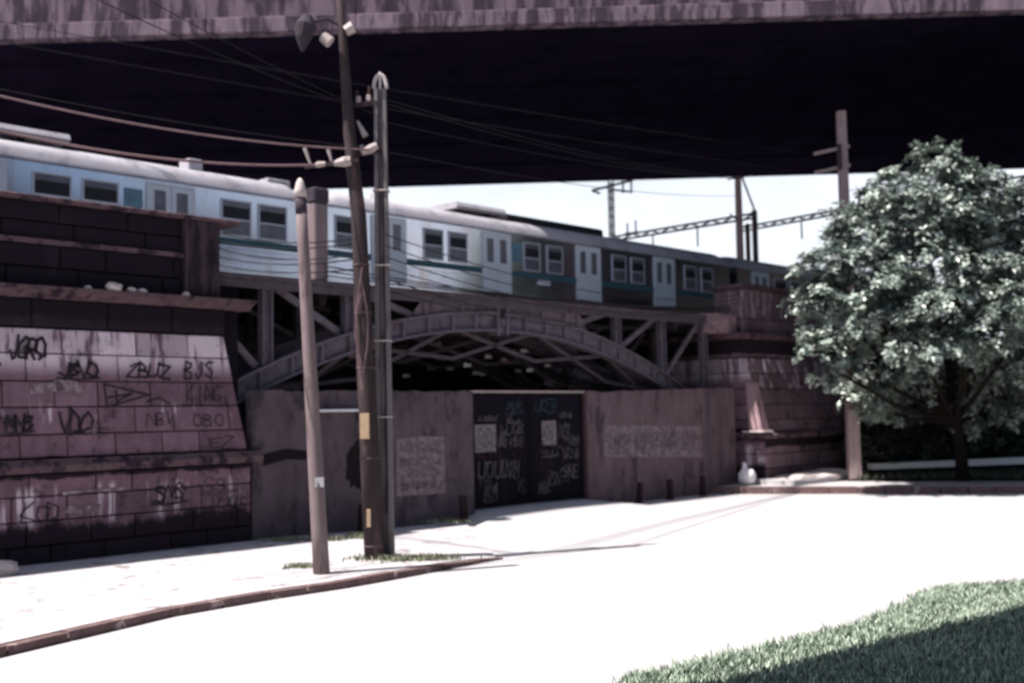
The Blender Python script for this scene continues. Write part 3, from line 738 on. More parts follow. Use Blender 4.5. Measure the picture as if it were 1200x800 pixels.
for sgn in (-1,1):
    for k, du in enumerate((6.45,9.35,12.3)):
        u = UC+sgn*du
        mb = MB(); mb.box(u-.17,u+.17,.84,.88,zt(u),7.2); mb.box(u-.17,u-.12,.72,.98,zt(u),7.2).box(u+.12,u+.17,.72,.98,zt(u),7.2)
        for j in range(7):
            z = lerp(zt(u)+.15,7.1,j/6); mb.box(u-.08,u+.08,.815,.839,z-.02,z+.02)
        mb.build('spandrel_post','iron',T)
    for (d0, d1) in ((3.9,5.75),(6.75,9.0),(9.65,12.05)):
        u0, u1 = UC+sgn*d0, UC+sgn*d1
        MB().bar((u0,.9,zt(u0)+.08),(u1,.9,7.1),.10,.2).build('spandrel_diagonal','iron',T)
    for s0 in (3.3,6.0):
        mb = MB()
        for du in (3.5,6.5,9.4,12.2):
            u = UC+sgn*du; mb.box(u-.1,u+.1,s0,s0+.2,zt(u),7.0)
            mb.bar((u,s0+.1,zt(u)),(u+sgn*2.4,s0+.1,6.95),.08,.15)
        mb.build('rear_spandrel','iron_dark',T)
MB().box(-1.2,24.4,.55,1.15,7.22,7.36).box(-1.2,24.4,.62,.70,6.98,7.215).build('top_chord','iron_dark',T)
mb = MB(); mb.box(-1.2,24.4,1.17,11.4,7.16,7.34)
for k in range(13):
    u = -.6+k*2.0; mb.box(u-.12,u+.12,1.2,11,6.72,7.155)
mb.build('deck','deck',T)
mb = MB()
for k in range(38):
    u = -1+k*.66; mb.box(u,u+.24,3.9,7.9,7.345,7.47)
mb.build('sleepers','deck',T)
MB().box(-17,24.5,5.0,5.08,7.475,7.62).box(-17,24.5,6.72,6.80,7.475,7.62).build('track_rail','rust',T)
for s0, s1 in ((1.0,3.3),(3.5,6.0),(6.2,8.7)):
    mb = MB()
    for k in range(5):
        u0, u1 = lerp(.5,20.5,k/5), lerp(.5,20.5,(k+1)/5)
        mb.bar((u0,s0,zt(u0)-.35),(u1,s1,zt(u1)-.55),.10,.14); mb.bar((u0,s1,zt(u0)-.42),(u1,s0,zt(u1)-.42),.10,.14)
        mb.bar((u0,s0+.05,zt(u0)-.5),(u1,s0+.05,zt(u1)-1.5),.08,.12); mb.bar((u0,s0+.05,zt(u0)-1.5),(u1,s0+.05,zt(u1)-.5),.08,.12)
        mb.bar((u1,s0,zt(u1)-.5),(u1,s1,zt(u1)-.5),.09,.12)
    mb.build('cross_bracing','iron_dark',T)
mb = MB(); r3 = random.Random(12)  # scattered flecks added; light spots under the deck put into their colour
for k in range(44):
    mb = MB(); u = r3.uniform(2.5,21); s0 = r3.choice((3.16,5.86,8.55)); z = zt(u)-r3.uniform(.2,1.9)
    if k % 2: z = min(z, 6.4)-r3.uniform(0,.5)
    mb.hexa([(u,s0-.03,z),(u+r3.uniform(.2,.5),s0-.03,z+.02),(u+.4,s0,z+.02),(u,s0,z),(u+.02,s0-.03,z+.14),(u+.36,s0-.03,z+.12),(u+.36,s0,z+.12),(u+.02,s0,z+.14)])
    mb.build('light_fleck',r3.choice(('coping_pale','pole_pale','iron','low_wall')),T)
# dark wall added behind the bridge to keep the opening black
T = Thing('dark_backing', 'dark wall added to keep the passage behind the arch bridge black', 'wall', (10.5,13,0), True)
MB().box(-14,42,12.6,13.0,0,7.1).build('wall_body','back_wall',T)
MB().box(-.6,.1,.6,12.4,0,6.9).build('dark_backing_side','back_wall',T)

# ================================================================== TRAIN
SD = 4.5
def ribline(mb, u0, u1, z, h=.028, d=.018): mb.prism([(SD-d,z+h*.3),(SD-d,z+h*.7),(SD+.01,z+h),(SD+.01,z)],0,u0,u1)
def train_car(label, u0, u1, doors, windows, blues=(), cab=False):
    T = Thing('train_car', label, 'train car', ((u0+u1)/2,5.95,7.62), True, 'cars of the passing commuter train')
    W_ = 2.9; prof = []
    pr = [(0,7.95),(0,10.55)]
    roof = []
    for i in range(0,13):
        t = i/12; a = pi*(1-t)
        y = W_/2+W_/2*math.cos(a)*(1.0); z = 10.55+.70*(math.sin(a)**.8 if math.sin(a) > 0 else 0)
        roof.append((SD+y, z))
    body = MB(); body.prism([(SD,7.95),(SD,10.545),(SD+W_,10.545),(SD+W_,7.95)],0,u0,u1); bo = body.build('body','steel_body',T)
    # roof with slightly domed ends
    mb = MB(); us = [u0-.02,u0+.15,u0+.6]+[lerp(u0+.6,u1-.6,i/14) for i in range(1,14)]+[u1-.6,u1-.15,u1+.02]; n = len(roof)
    for u in us:
        e = min(u-u0+.02, u1+.02-u); k = min(1,(e/.62))**.5 if e < .62 else 1
        mb.v += [(u, y if 0 < i < n-1 else y+(-.03 if i == 0 else .03), 10.55+(z-10.55)*max(k,.35)+.0) for i,(y,z) in enumerate(roof)]
    for i in range(len(us)-1):
        for j in range(n-1): mb.f.append((i*n+j,(i+1)*n+j,(i+1)*n+j+1,i*n+j+1))
    mb.f.append(tuple(range(n))); mb.f.append(tuple(range(len(us)*n-1,len(us)*n-n-1,-1)))
    mb.build('roof','train_roof',T,smooth=True)
    MB().box(u0,u1,SD-.05,SD-.002,10.50,10.57).build('drip_rail','train_roof',T)
    # stripe and fluting, broken at the doors
    stp = MB().box(u0+.03,u1-.03,SD-.012,SD-.001,8.80,9.03); stp.build('stripe','train_teal',T)
    pf = []
    for j in range(7): pf += [(SD-.001,8.0+j*.108),(SD-.03,8.0+j*.108+.02),(SD-.03,8.0+j*.108+.045),(SD-.001,8.0+j*.108+.065)]
    MB().prism([(SD+.01,8.0)]+[(SD+.01,8.75)]+pf[::-1],0,u0+.03,u1-.03).build('fluting','steel_body',T)
    for d in doors:
        dm = MB()
        dm.box(d-.78,d+.78,SD-.05,SD-.001,10.36,10.44); dm.box(d-.80,d-.72,SD-.05,SD-.001,8.1,10.355); dm.box(d+.72,d+.80,SD-.05,SD-.001,8.1,10.355)
        for sg in (-1,1):
            a, b = (d-.715,d-.012) if sg < 0 else (d+.012,d+.715)
            dm.box(a,b,SD-.042,SD-.001,8.12,9.18)                         # lower panel
            dm.box(a,a+.16,SD-.042,SD-.001,9.183,10.35); dm.box(b-.16,b,SD-.042,SD-.001,9.183,10.35)
            dm.box(a+.163,b-.163,SD-.042,SD-.001,10.2,10.35); dm.box(a+.163,b-.163,SD-.042,SD-.001,9.183,9.26)
        do = dm.build('door','train_door',T)
        for e0, e1 in ((d-.552,d-.178),(d+.178,d+.552)): MB().box(e0,e1,SD-.016,SD-.002,9.262,10.198).build('pane','glass_grey',do)
    for (c, hw) in windows:
        fm = MB(); z0, z1, zm = 9.14, 10.20, 9.62; h = .05
        fm.box(c-hw-h,c+hw+h,SD-.04,SD-.001,z0-h,z0).box(c-hw-h,c+hw+h,SD-.04,SD-.001,z1,z1+h)
        fm.box(c-hw-h,c-hw,SD-.04,SD-.001,z0+.001,z1-.001).box(c+hw,c+hw+h,SD-.04,SD-.001,z0+.001,z1-.001)
        fm.box(c-hw+.001,c+hw-.001,SD-.036,SD-.001,zm-.025,zm+.025)
        wo = fm.build('window','train_frame',T)
        MB().box(c-hw+.002,c+hw-.002,SD-.010,SD-.002,zm+.027,10.02).build('open_sash','glass_dark',wo)
        MB().box(c-hw+.002,c+hw-.002,SD-.014,SD-.002,z0+.002,zm-.027).build('pane','glass_grey',wo)
        MB().box(c-hw+.002,c+hw-.002,SD-.018,SD-.002,10.022,z1-.002).build('pane','glass_grey',wo)
    for c in blues:
        MB().box(c-.28,c+.28,SD-.03,SD-.001,9.4,10.15).build('route_panel','glass_blue',T)
    ub = MB(); ub.box(u0+.1,u1-.1,SD+.3,SD+W_-.3,7.75,7.949)
    for c in (.3,.5,.68): 
        u = lerp(u0,u1,c); ub.box(u-.8,u+.8,SD+.12,SD+W_-.12,7.72,7.948)
    ub.build('underframe','train_dark',T)
    for c in (u0+3.2,u1-3.2):
        bg_ = MB(); bg_.box(c-1.5,c+1.5,SD+.45,SD+.6,7.78,7.94).box(c-1.5,c+1.5,SD+W_-.6,SD+W_-.45,7.78,7.94)
        b_ = bg_.build('bogie','train_dark',T)
        for du in (-1.1,1.1):
            for s_ in (5.0,6.72): MB().tube([(c+du,s_,7.99),(c+du,s_+.09,7.99)],.36,16).build('wheel','rust',b_)
    return T
def vent(T, u, w_=.5, h=.35):
    MB().bbox(u-w_/2,u+w_/2,5.2,5.8,11.05,11.28+h-.1,.03).build('roof_vent','train_roof',T)
def pod(T, u0, u1, m='train_roof'):
    o = MB().prism([(5.1,11.34),(5.0,11.42),(5.1,11.58),(6.6,11.58),(6.8,11.45),(6.7,11.34)],0,u0,u1).build('roof_unit',m,T)
    mb = MB(); k = u0+.3
    while k < u1: mb.box(k,k+.12,5.3,6.4,11.1,11.338); k += 1.6
    mb.build('bracket','train_dark',o)
t1 = train_car('nearest train car with open dark windows, partly behind the left parapet', -19.5, 5.25, [-15.6,-10.2,-5.4,.25], [(-18.2,.5),(-17,.5),(-13.4,.5),(-12.2,.5),(-8.4,.5),(-7.2,.5),(-3.35,.5),(-1.95,.5),(2.5,.5),(3.85,.5)], (-.95,))
pod(t1,-9.0,-2.6); vent(t1,1.5); vent(t1,4.6,.9,.14)
t2 = train_car('middle train car over the arch, half in the flyover shadow', 5.95, 30.7, [8.72,14.17,19.75,25.2], [(6.75,.36),(10.85,.44),(12.1,.44),(16.2,.44),(17.6,.44),(21.85,.44),(23.2,.44),(27.3,.44),(28.7,.44)], (15.3,))
pod(t2,12.6,15.3); MB().prism([(5.15,11.1),(5.15,11.42),(5.35,11.5),(6.5,11.5),(6.7,11.42),(6.7,11.1)],0,15.5,21.6).build('roof_unit','train_dark',t2); vent(t2,9.1,.4)  # dark unit: shade on this roof stretch put into its colour
MB().box(16.5,17.25,SD-.05,SD-.031,8.58,8.76).build('number_plate','paper_white',t2)
t3 = train_car('farthest train car, running on toward the tree', 31.4, 56, [33.6,39.2,44.8,50.4], [(35.6,.6),(37.2,.6),(41.3,.6),(42.7,.6),(46.8,.6),(48.2,.6),(52.4,.6),(53.8,.6)])
for (t, u) in ((t1,5.25),(t2,30.7)):
    mb = MB()
    for k in range(7): mb.box(u+.03+k*.09,u+.09+k*.09,SD+.7,SD+2.2,8.2,10.4); 
    mb.box(u+.02,u+.68,SD+.76,SD+2.14,8.25,10.35); mb.build('gangway_bellows','train_dark',t)
# track bed under the train beyond the bridge
structure(MB().box(-17,-1.3,3.2,8.4,6.9,7.46), 'track_bed', 'deck').matrix_world = Matrix.Translation(ORG) @ Matrix.Rotation(ANG,4,'Z')
structure(MB().box(24.6,110,3.2,8.4,6.92,7.46), 'track_bed', 'deck').matrix_world = Matrix.Translation(ORG) @ Matrix.Rotation(ANG,4,'Z')
# thick pillar at the deck edge in front of the train
T = Thing('deck_pillar', 'thick pinkish pillar with a dark cap standing before the train, right of the short pale pole', 'pillar', (3.0,.95,7.37), True)
MB().bbox(2.72,3.22,.66,1.06,7.37,9.66,.04).build('shaft','pole',T)
MB().bbox(2.69,3.25,.63,1.09,9.66,10.12,.05).build('cap','pole_band',T)

# ================================================================== FLYOVER
T = Thing('flyover', 'huge dark road flyover filling the top, with a streaked pinkish edge', 'flyover', (0,58,18.9))
X0, X1 = -90, 230
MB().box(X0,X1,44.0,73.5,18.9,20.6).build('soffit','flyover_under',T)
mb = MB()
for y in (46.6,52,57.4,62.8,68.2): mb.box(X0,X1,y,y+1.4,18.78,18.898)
mb.build('beam','flyover_under',T)
k = X0; mb = MB(); lip = MB()
while k < X1:
    e = k+6.0-.02; mb.bbox(k,e,43.55,43.995,19.52,21.3,.02); lip.bbox(k,e,43.40,43.995,18.86,19.50,.03); k += 6.0
mb.build('fascia','flyover_side',T); lip.build('fascia_lip','flyover_lip',T)
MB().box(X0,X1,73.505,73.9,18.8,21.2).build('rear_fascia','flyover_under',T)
MB().box(X0,X1,43.6,43.85,21.302,22.0).build('parapet','flyover_side',T)
MB().box(X0,X1,44.05,73.45,20.602,20.72).build('carriageway','gate',T)
for x in (-58,66):
    for y in (49,68): MB().tube([(x,y,-18.9+18.9-.2),(x,y,18.9)],.9,20).build('column','flyover_side',T)
T.o.rotation_euler = (0,-.012,0)

# unseen deck added to shade the verge, wide enough to block sky light
a = Vector((2.79,14.06)); b = Vector((8.28,18.38)); h = 13.2
off = Vector((sv.x,sv.y))/sv.z*h
d2 = (b-a).normalized(); n2 = Vector((d2.y,-d2.x))
p0 = a+off-d2*32; p1 = a+off+d2*34
T = Thing('shade_deck', 'unseen deck added above the verge to shade the grass', 'shade_deck', (p0.x,p0.y,0))
q0, q1 = p0+n2*24, p1+n2*24
MB().hexa([(p0.x,p0.y,h),(q0.x,q0.y,h),(q1.x,q1.y,h),(p1.x,p1.y,h),(p0.x,p0.y,h+1),(q0.x,q0.y,h+1),(q1.x,q1.y,h+1),(p1.x,p1.y,h+1)]).build('deck','flyover_under',T)
for t in (.12,.93):
    c = p0.lerp(p1,t)+n2*6; MB().tube([(c.x,c.y,-.1),(c.x,c.y,h)],.7,18).build('column','flyover_side',T)

# ================================================================== POLES
def ring(mb, c, r, h=.06): mb.tube([(c[0],c[1],c[2]-h/2),(c[0],c[1],c[2]+h/2)], r, 12)
# short pale round pole
T = Thing('utility_pole', 'short round pale concrete pole with a pointed cap, nearest the kerb', 'utility pole', (-4.04,23.33,.1))
b = Vector((-4.04,23.33,.08)); t = Vector((-4.44,23.33,8.05))
MB().tube([b.lerp(t,k/8) for k in range(9)],[lerp(.175,.115,k/8) for k in range(9)],20).build('shaft','pole',T,smooth=True)
MB().tube([t.lerp(b,.045),t.lerp(b,.008)],.124,20).build('band','pole_band',T,smooth=True)
MB().tube([t,t+Vector((-.005,0,.16)),t+Vector((-.01,0,.33)),t+Vector((-.012,0,.41))],[.135,.125,.08,.03],20).build('cap','pole_pale',T,smooth=True)
c = b.lerp(t,.246); MB().add([(c.x+.0,c.y-.172,c.z-.1),(c.x+.17,c.y-.1,c.z-.1),(c.x+.17,c.y-.1,c.z+.1),(c.x,c.y-.172,c.z+.1),(c.x+.0,c.y-.16,c.z-.1),(c.x+.165,c.y-.09,c.z-.1),(c.x+.165,c.y-.09,c.z+.1),(c.x,c.y-.16,c.z+.1)],[(0,1,2,3),(4,7,6,5),(0,4,5,1),(1,5,6,2),(2,6,7,3),(3,7,4,0)]).build('notice','paper_white',T)
# tall square-section concrete pole
T = Thing('utility_pole', 'tall grooved grey concrete pole with a looped top, right of the dark timber pole', 'utility pole', (-3.02,25.85,.1))
b = Vector((-3.0,25.85,.05)); t = Vector((-3.02,25.85,11.1))
mb = MB(); 
def sec(p, w_, d_): return [(p.x-w_,p.y-d_,p.z),(p.x-w_*.42,p.y-d_,p.z),(p.x-w_*.30,p.y-d_*.2,p.z),(p.x+w_*.42,p.y-d_*.2,p.z),(p.x+w_*.52,p.y-d_,p.z),(p.x+w_,p.y-d_,p.z),(p.x+w_,p.y+d_,p.z),(p.x-w_,p.y+d_,p.z)]
s0 = sec(b,.20,.17); s1 = sec(t,.135,.12); n = 8
mb.add(s0+s1,[(7,6,5,4,3,2,1,0),tuple(range(8,16))]+[(i,(i+1)%n,n+(i+1)%n,n+i) for i in range(n)]); mb.build('shaft','pole_grey',T)
pts = [b.lerp(t,f)+Vector((.06+.02*math.sin(f*40),-.10,0)) for f in [k/24*.83+.1 for k in range(25)]]; MB().tube(pts,.028,8).build('conduit','pole_band',T)
lp = [t+Vector((.15*math.cos(a_)*1.0,0,.02+.34*math.sin(a_))) for a_ in [pi*k/10 for k in range(11)]]
MB().tube(lp,.045,8).tube([t,t+Vector((0,0,.42))],.035,8).build('top_loop','pole_pale',T)
for k, f in enumerate((.78,.62,.46,.30)):
    p = b.lerp(t,f); MB().box(p.x-.19,p.x+.19,p.y-.17,p.y+.17,p.z-.015,p.z+.015).build('band','pole_pale',T)
def arm(z, xs, T, y=25.74, ins=.16, th=.09):
    a_ = MB().bar((xs[0],y,z),(xs[-1],y,z+.1*(xs[-1]-xs[0])),.07,th).build('crossarm','wood',T)
    for x in xs[1:-1]:
        zz = z+.1*(x-xs[0]); MB().tube([(x,y,zz+.045),(x,y,zz+.1),(x,y,zz+.13),(x,y,zz+.17),(x,y,zz+.21)],[.03,.08,.05,.07,.03],10).build('insulator','porcelain',a_)
    return a_
a1 = arm(10.70,(-3.62,-3.52,-3.28,-3.0),T)
MB().tube([(-3.56,25.74,10.85),(-3.56,25.74,11.05)],.045,8).tube([(-3.27,25.74,10.9),(-3.25,25.74,11.15)],.045,8).build('fuse','rust',T)
MB().tube([(-3.55,25.72,10.32),(-3.36,25.72,9.95)],[.03,.075],8).build('lightning_rod','porcelain',T)
a2 = arm(9.52,(-3.62,-3.45,-3.22,-3.0),T)
MB().tube([(-3.45,25.66,9.55),(-3.24,25.66,9.63),(-3.08,25.66,9.72)],[.07,.11,.08],10).build('strain_insulator','porcelain',T)
# dark timber pole
T = Thing('utility_pole', 'dark leaning timber pole with a tan plate and a street lamp top', 'utility pole', (-3.22,25.6,.1))
b = Vector((-3.22,25.6,.05)); m1 = Vector((-3.52,25.6,8.0)); m2 = Vector((-3.72,25.6,10.0)); t = Vector((-3.98,25.6,14.2))
MB().tube([b,b.lerp(m1,.4),m1,m2,m2.lerp(t,.5),t],[.235,.215,.18,.14,.10,.08],14).build('shaft','wood',T,smooth=True)
p = b.lerp(m1,.392)-Vector((.06,.225,0)); MB().bbox(p.x-.10,p.x+.11,p.y-.02,p.y+.02,p.z-.29,p.z+.29,.006).build('plate','paper_tan',T)
p = b.lerp(m1,.13)-Vector((.06,.235,0)); MB().bbox(p.x-.045,p.x+.045,p.y-.015,p.y+.02,p.z-.2,p.z+.2,.006).build('strip','paper_tan',T)
for f in (.05,.3,.56,.72,.86):
    p = b.lerp(m1,f); mb = MB(); ring(mb,p,lerp(.242,.20,f),.04); mb.build('band','coping',T)
for k in range(3):
    mb = MB(); pts = []
    for i in range(9):
        q = i/8; pts.append((-3.45-.15*math.sin(q*pi)*(1 if k != 1 else -.9)+.02*k, 25.37-.03*k, lerp(6.2+.3*k,4.6-.3*k,q)))
    mb.tube(pts,.014,6); mb.build('cable_loop','pink_wire',T)
MB().tube([(-3.66,25.38,9.30),(-3.82,25.38,9.27),(-4.05,25.38,9.24)],[.11,.12,.06],10).build('strain_insulator','porcelain',T)
MB().tube([(-4.25,25.38,9.24),(-4.42,25.38,9.22),(-4.5,25.38,9.2)],[.05,.075,.03],8).build('strain_insulator','porcelain',T)
for q_ in ([(-4.12,25.5,9.3),(-4.2,25.5,9.6)],[(-4.6,25.5,9.2),(-4.75,25.5,9.65)]): MB().tube(q_,[.025,.05],8).build('insulator','porcelain',T)
MB().bar((-4.75,25.44,9.18),(-3.5,25.44,9.32),.06,.09).build('crossarm','wood',T)
lm = MB().tube([(-3.9,25.6,12.55),(-4.2,25.5,12.70),(-4.6,25.3,12.55)],.035,8); arm_o = lm.build('lamp_arm','pole_band',T)
MB().tube([(-4.62,25.28,12.70),(-4.66,25.26,12.45),(-4.72,25.22,12.15),(-4.74,25.2,11.83)],[.12,.25,.18,.03],12).build('lamp_head','pole_band',T)
for q_ in ([(-4.3,25.4,12.25),(-4.12,25.4,12.10)],[(-3.78,25.5,12.40),(-3.6,25.5,12.50)]): MB().tube(q_,[.12,.14],10).build('insulator','porcelain',T)
# concrete pole by the tree
T = Thing('utility_pole', 'square pinkish concrete pole with two bracket arms, rising out of the tree', 'utility pole', (14.55,47.6,.4))
b = Vector((14.5,47.6,.3)); t = Vector((14.5,47.6,16.25))
mb = MB(); s0 = [(b.x-.25,b.y-.22,b.z),(b.x+.25,b.y-.22,b.z),(b.x+.25,b.y+.22,b.z),(b.x-.25,b.y+.22,b.z)]; s1 = [(t.x-.17,t.y-.16,t.z),(t.x+.17,t.y-.16,t.z),(t.x+.17,t.y+.16,t.z),(t.x-.17,t.y+.16,t.z)]
mb.hexa(s0+s1); mb.build('shaft','pole_rose',T)
for z in (14.55,13.72): MB().bar((13.2,47.4,z-.2),(14.75,47.4,z+.12),.1,.13).build('bracket_arm','pole_rose',T)
MB().bbox(14.2,14.36,47.25,47.43,13.65,14.75,.01).build('transom','pole_band',T)

# ------------------------------------------------------------------ catenary masts and gantries beyond the train
T = Thing('catenary_mast', 'dark steel catenary mast with cross arms, standing behind the train roof', 'catenary mast', (5.55,60,0))
mb = MB(); 
for (dx, dy) in ((-.13,-.13),(.13,-.13),(.13,.13),(-.13,.13)): mb.box(5.55+dx-.03,5.55+dx+.03,60+dy-.03,60+dy+.03,0,15.95)
for k in range(16): 
    z = .3+k*.97; mb.bar((5.42,59.86,z),(5.68,59.86,z+.8),.03,.04,(0,1,0)); mb.bar((5.68,60.14,z),(5.42,60.14,z+.8),.03,.04,(0,1,0))
mb.box(5.5,5.6,59.95,60.05,0,15.9)
mb.build('lattice_post','iron_dark',T)
MB().bar((4.5,59.8,15.42),(6.75,59.8,15.95),.08,.12).bar((4.5,59.8,15.4),(4.95,59.8,15.25),.1,.1).bar((5.6,59.8,15.45),(6.7,59.8,15.3),.08,.1).build('cross_arm','iron_dark',T)
for x in (6.15,6.6): MB().box(x,x+.1,59.8,59.9,15.25,15.97).build('insulator','porcelain',T)
MB().bar((6.2,59.8,13.0),(7.0,59.8,13.1),.08,.1).box(6.35,6.43,59.8,59.88,13.05,13.6).box(6.8,6.88,59.8,59.88,13.1,13.75).build('side_bracket','iron_dark',T)
T = Thing('catenary_mast', 'pale concrete catenary mast with a steel stay, right of the dark lattice mast', 'catenary mast', (12.5,60,0))
MB().hexa([(12.25,59.8,0),(12.75,59.8,0),(12.75,60.2,0),(12.25,60.2,0),(12.36,59.85,16.1),(12.66,59.85,16.1),(12.66,60.15,16.1),(12.36,60.15,16.1)]).build('shaft','pole_rose',T)
MB().bar((12.7,59.8,16.0),(13.35,59.8,14.1),.09,.09).build('stay','iron_dark',T)
MB().bar((11.9,59.75,15.9),(13.3,59.75,16.1),.07,.09).bar((11.95,59.75,14.0),(12.4,59.75,13.6),.06,.07).build('cross_arm','iron_dark',T)
def gantry(label, a, b, legs, drops, h=.26):
    T = Thing('catenary_gantry', label, 'gantry', (a[0],a[1],0)); a = Vector(a); b = Vector(b)
    mb = MB(); mb.bar(a,b,.12,.10).bar(a-Vector((0,0,h)),b-Vector((0,0,h)),.12,.10); n = int((b-a).length/.7)
    for k in range(n):
        p = a.lerp(b,k/n); q = a.lerp(b,(k+1)/n); mb.bar(p-Vector((0,0,h*(k % 2))),q-Vector((0,0,h*((k+1) % 2))),.07,.09)
    mb.build('truss_beam','iron_dark',T)
    for f in legs:
        p = a.lerp(b,f); MB().box(p.x-.13,p.x+.13,p.y-.13,p.y+.13,0,p.z+.15).build('leg','iron_dark',T)
    for f in drops:
        p = a.lerp(b,f); MB().box(p.x-.04,p.x+.04,p.y-.04,p.y+.04,p.z-h-1.1,p.z-h).build('drop_support','iron_dark',T)
gantry('dark lattice gantry reaching from the steel post leftward over the train', (6.3,67,14.0), (13.35,60.0,14.05), (1.0,), (.05,.3,.62))
gantry('dark lattice gantry passing behind the tree top toward the right edge', (14.72,69.7,14.9), (27.5,53.6,14.9), (.02,.62), (.22,.36,.50))

# ------------------------------------------------------------------ overhead cables
def cable(pts_ends, sag, r, label, group, n=22, m='black_rubber'):
    a, b = Vector(pts_ends[0]), Vector(pts_ends[1]); pts = []
    for i in range(n+1):
        t = i/n; p = a.lerp(b,t); p.z -= sag*4*t*(1-t); pts.append(p)
    mb = MB().tube(pts, r, 6); return single(mb, 'cable', m, label, 'cable', tuple(a), group=group)
G1 = 'overhead cables left of the poles'
def px(x, y, Y):
    d = fw*1300+r2*(x-600)+u2*(400-y); return Vector((0,0,3.4))+d*(Y/d.y)
cable((px(-60,98,19.5),(-3.1,25.7,9.62)), .25, .025, 'pinkish cable ending at the tall grooved pole, topmost of the thick pair', G1, 30, 'pink_wire')
cable((px(-60,139,20.5),(-4.45,25.4,9.22)), .28, .031, 'thickest pinkish cable, lowest of those running left from the timber pole', G1, 30, 'pink_wire')
cable((px(-60,92,21),(-3.55,25.7,9.70)), .12, .014, 'thin dark cable just above the thick pair left of the poles', G1)
cable((px(90,-12,22),(-3.72,25.55,10.65)), .1, .012, 'faint thin cable slanting down from the upper left to the timber pole', G1)
cable((px(120,-30,22.5),(-3.0,25.7,10.4)), .1, .010, 'faintest slanting cable ending at the tall grooved pole', G1)
G2 = 'faint wires from the pole tops toward the railway masts'
for i, (p0_, p1_) in enumerate([((-2.9,25.8,10.85),(12.5,59.8,16.05)),((-2.9,25.8,10.75),(12.1,59.8,15.95)),((-2.9,25.8,10.3),(12.9,59.8,16.0)),((-2.9,25.8,9.6),(12.4,59.8,15.0))]):
    cable((p0_,p1_), .35, .012, 'faint thin wire running back from the tall grooved pole under the flyover', G2)
G3 = 'sagging dark cable bundle before the train'
rr = random.Random(21)
for i in range(5):
    a_ = R(-.7, .25, 8.35-.22*i); z1 = 7.55-.19*i+rr.uniform(-.08,.08)
    cable((a_, (-3.55,25.42+.02*i,z1)), .12+.1*rr.random(), .017, 'dark cable sagging from the left parapet to the timber pole', 'cables from the left parapet to the timber pole')
for i in range(6):
    b_ = R(24.6, -.05, 8.35-.16*i); z0 = 7.6-.26*i
    cable(((-2.9,25.62+.03*i,z0), b_), .75+.25*rr.random(), .013, 'dark cable in the sagging bundle from the poles to the right pier', 'cables from the poles to the right pier', 30)
for i in range(3):
    cable((R(3.0,.5,7.5+.14*i), R(24.4,.4,7.6+.1*i)), .18+.1*i, .022, 'black cable running along the bridge edge under the train', 'cables along the bridge edge', 26)
for i in range(2):
    cable(((13.2,47.4,14.35-.85*i), R(-15,9,15.2-.5*i)), .3, .012, 'faint wire leading left from the pole that rises out of the tree', 'faint wires at the pole by the tree')

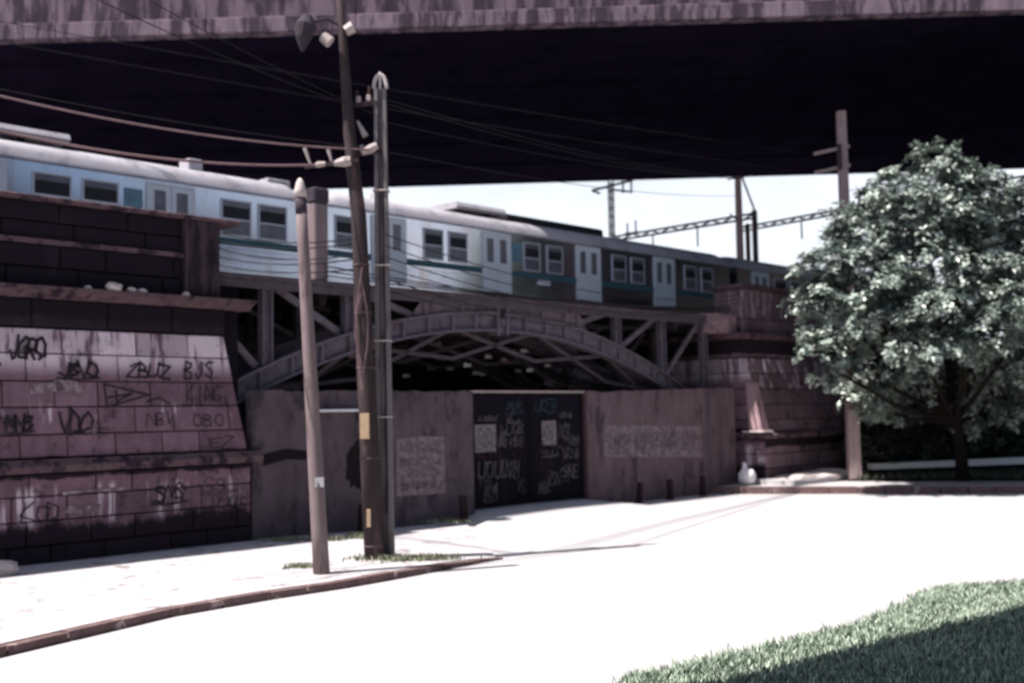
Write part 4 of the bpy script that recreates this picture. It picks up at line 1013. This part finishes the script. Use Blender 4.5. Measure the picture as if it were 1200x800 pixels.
# ================================================================== TREES
def tree(label, base, lobes, nclump, seed, leafmat, leaf=.20, trunk_r=.27, name='tree', cat='tree'):
    rr = random.Random(seed); bx, by, bz = base
    T = Thing(name, label, cat, base)
    vs = []; fs = []
    def leafquad(c, d, upv, L, wd):
        k = len(vs); side = d.cross(upv)
        if side.length < 1e-3: side = Vector((1,0,0))
        side.normalize(); side *= wd/2
        tip = c+d*L; mid = c+d*L*.55+upv*L*.08
        vs.extend([tuple(c), tuple(mid-side), tuple(tip-upv*L*.12), tuple(mid+side)])
        fs.extend([(k,k+1,k+2),(k,k+2,k+3)])
    for (c, r) in lobes:
        c = Vector(c); n = int(nclump*.56*r[0]*r[2])
        for _ in range(n):
            v = Vector((rr.gauss(0,1),rr.gauss(0,1),rr.gauss(0,1)+.25)).normalized()
            k = rr.uniform(.6,1.15)
            cc = c+Vector((v.x*r[0],v.y*r[1],v.z*r[2]))*k
            cr = rr.uniform(.5,.95)
            for _ in range(rr.randint(8,14)):
                w_ = Vector((rr.gauss(0,1),rr.gauss(0,1),rr.gauss(0,.6)+.75)).normalized()
                rc = cc+w_*cr*rr.uniform(.4,1.)
                ax = (w_*.5+v*.5+Vector((0,0,.9))).normalized()
                t1 = ax.cross(Vector((.3,.9,.2))).normalized(); t2 = ax.cross(t1)
                m_ = rr.randint(9,14); ph = rr.uniform(0,6.28)
                for q in range(m_):
                    a_ = ph+q*2*pi/m_+rr.uniform(-.6,.6); el = rr.uniform(-.35,.75)
                    d = ((t1*math.cos(a_)+t2*math.sin(a_))*math.cos(el)+ax*math.sin(el)).normalized()
                    leafquad(rc+Vector((rr.uniform(-.1,.1),rr.uniform(-.1,.1),rr.uniform(-.08,.08))), d, ax, leaf*rr.uniform(.6,1.3), leaf*rr.uniform(.38,.6))
    mb = MB(); mb.v = vs; mb.f = fs; mb.build('crown', leafmat, T)
    tr = MB(); cen = Vector((0,0,0))
    for (c, r) in lobes: cen += Vector(c)
    cen /= len(lobes); fork = Vector((lerp(bx,cen.x,.15),lerp(by,cen.y,.15),lerp(bz,cen.z,.36)))
    tr.tube([(bx,by,bz-.1),(bx,by,bz+.25),Vector((bx,by,bz)).lerp(fork,.5)+Vector((.08,0,0)),fork],[trunk_r*1.35,trunk_r,trunk_r*.9,trunk_r*.85],12)
    for (c, r) in lobes:
        c = Vector(c); mid = fork.lerp(c,.5)+Vector((rr.uniform(-.3,.3),rr.uniform(-.3,.3),-.35))
        tr.tube([fork-Vector((0,0,.15)),mid,c],[trunk_r*.5,trunk_r*.3,trunk_r*.09],8)
        for _ in range(4):
            e = c+Vector((rr.uniform(-1,1)*r[0],rr.uniform(-1,1)*r[1],rr.uniform(-.6,.9)*r[2]))*.8
            tr.tube([mid.lerp(c,.5),mid.lerp(e,.6),e],[trunk_r*.16,trunk_r*.1,.02],6)
    tr.build('trunk','bark',T)
def lb(x, y, Y, rp, ry=None, rz=None):
    p = px(x,y,Y); s_ = Y/1300; return (tuple(p), (rp*s_, (ry or rp*.9)*s_, (rz or rp)*s_))
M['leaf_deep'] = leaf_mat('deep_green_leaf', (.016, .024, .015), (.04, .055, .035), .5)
tree('big glossy green tree with broad sunlit leaf clusters at the right', (18.55,46.2,.34),
     [lb(1095,330,44.3,80),lb(1108,212,43.4,34,None,36),lb(1125,255,43.6,50),lb(1042,250,43.2,38),lb(1068,275,43.2,46),lb(995,298,42.8,36),lb(965,345,42.2,34),lb(1010,350,42.4,48),lb(975,400,42.2,32,None,28),
      lb(1165,280,44,50),lb(1060,380,42.2,54),lb(1130,380,42.4,56),lb(985,436,42.6,22,None,18),lb(1190,330,43.4,58),lb(1190,400,43.2,55),lb(1100,430,45,75,None,34),lb(1040,425,44.8,46,None,36),lb(1075,470,46.6,58,None,34),lb(1165,470,46.8,64,None,36),lb(1015,470,46.4,34,None,24)], 24, 5, 'leaf', .26)
tree('duller greyish tree beside the big glossy one at the right edge', (23.6,46.0,.34),
     [lb(1215,290,43.6,50),lb(1190,262,43.6,28),lb(1235,258,43.6,46),lb(1230,380,43.2,70),lb(1290,330,44,90),lb(1270,430,44,60)], 22, 9, 'leaf_grey', .25)
for i, (x, y, Y, r, lab) in enumerate([(1035,510,50.5,34,'dark shrub added to deepen the shade between the square pole and the tree trunk'),(1085,495,51.5,44,'dark shrub added to deepen the shade just left of the tree trunk'),(1150,495,53,46,'dark shrub added to deepen the shade just right of the tree trunk'),(1210,490,54,50,'dark shrub added to deepen the shade at the right picture edge')]):  # shrubs added to keep the space under the crown dark
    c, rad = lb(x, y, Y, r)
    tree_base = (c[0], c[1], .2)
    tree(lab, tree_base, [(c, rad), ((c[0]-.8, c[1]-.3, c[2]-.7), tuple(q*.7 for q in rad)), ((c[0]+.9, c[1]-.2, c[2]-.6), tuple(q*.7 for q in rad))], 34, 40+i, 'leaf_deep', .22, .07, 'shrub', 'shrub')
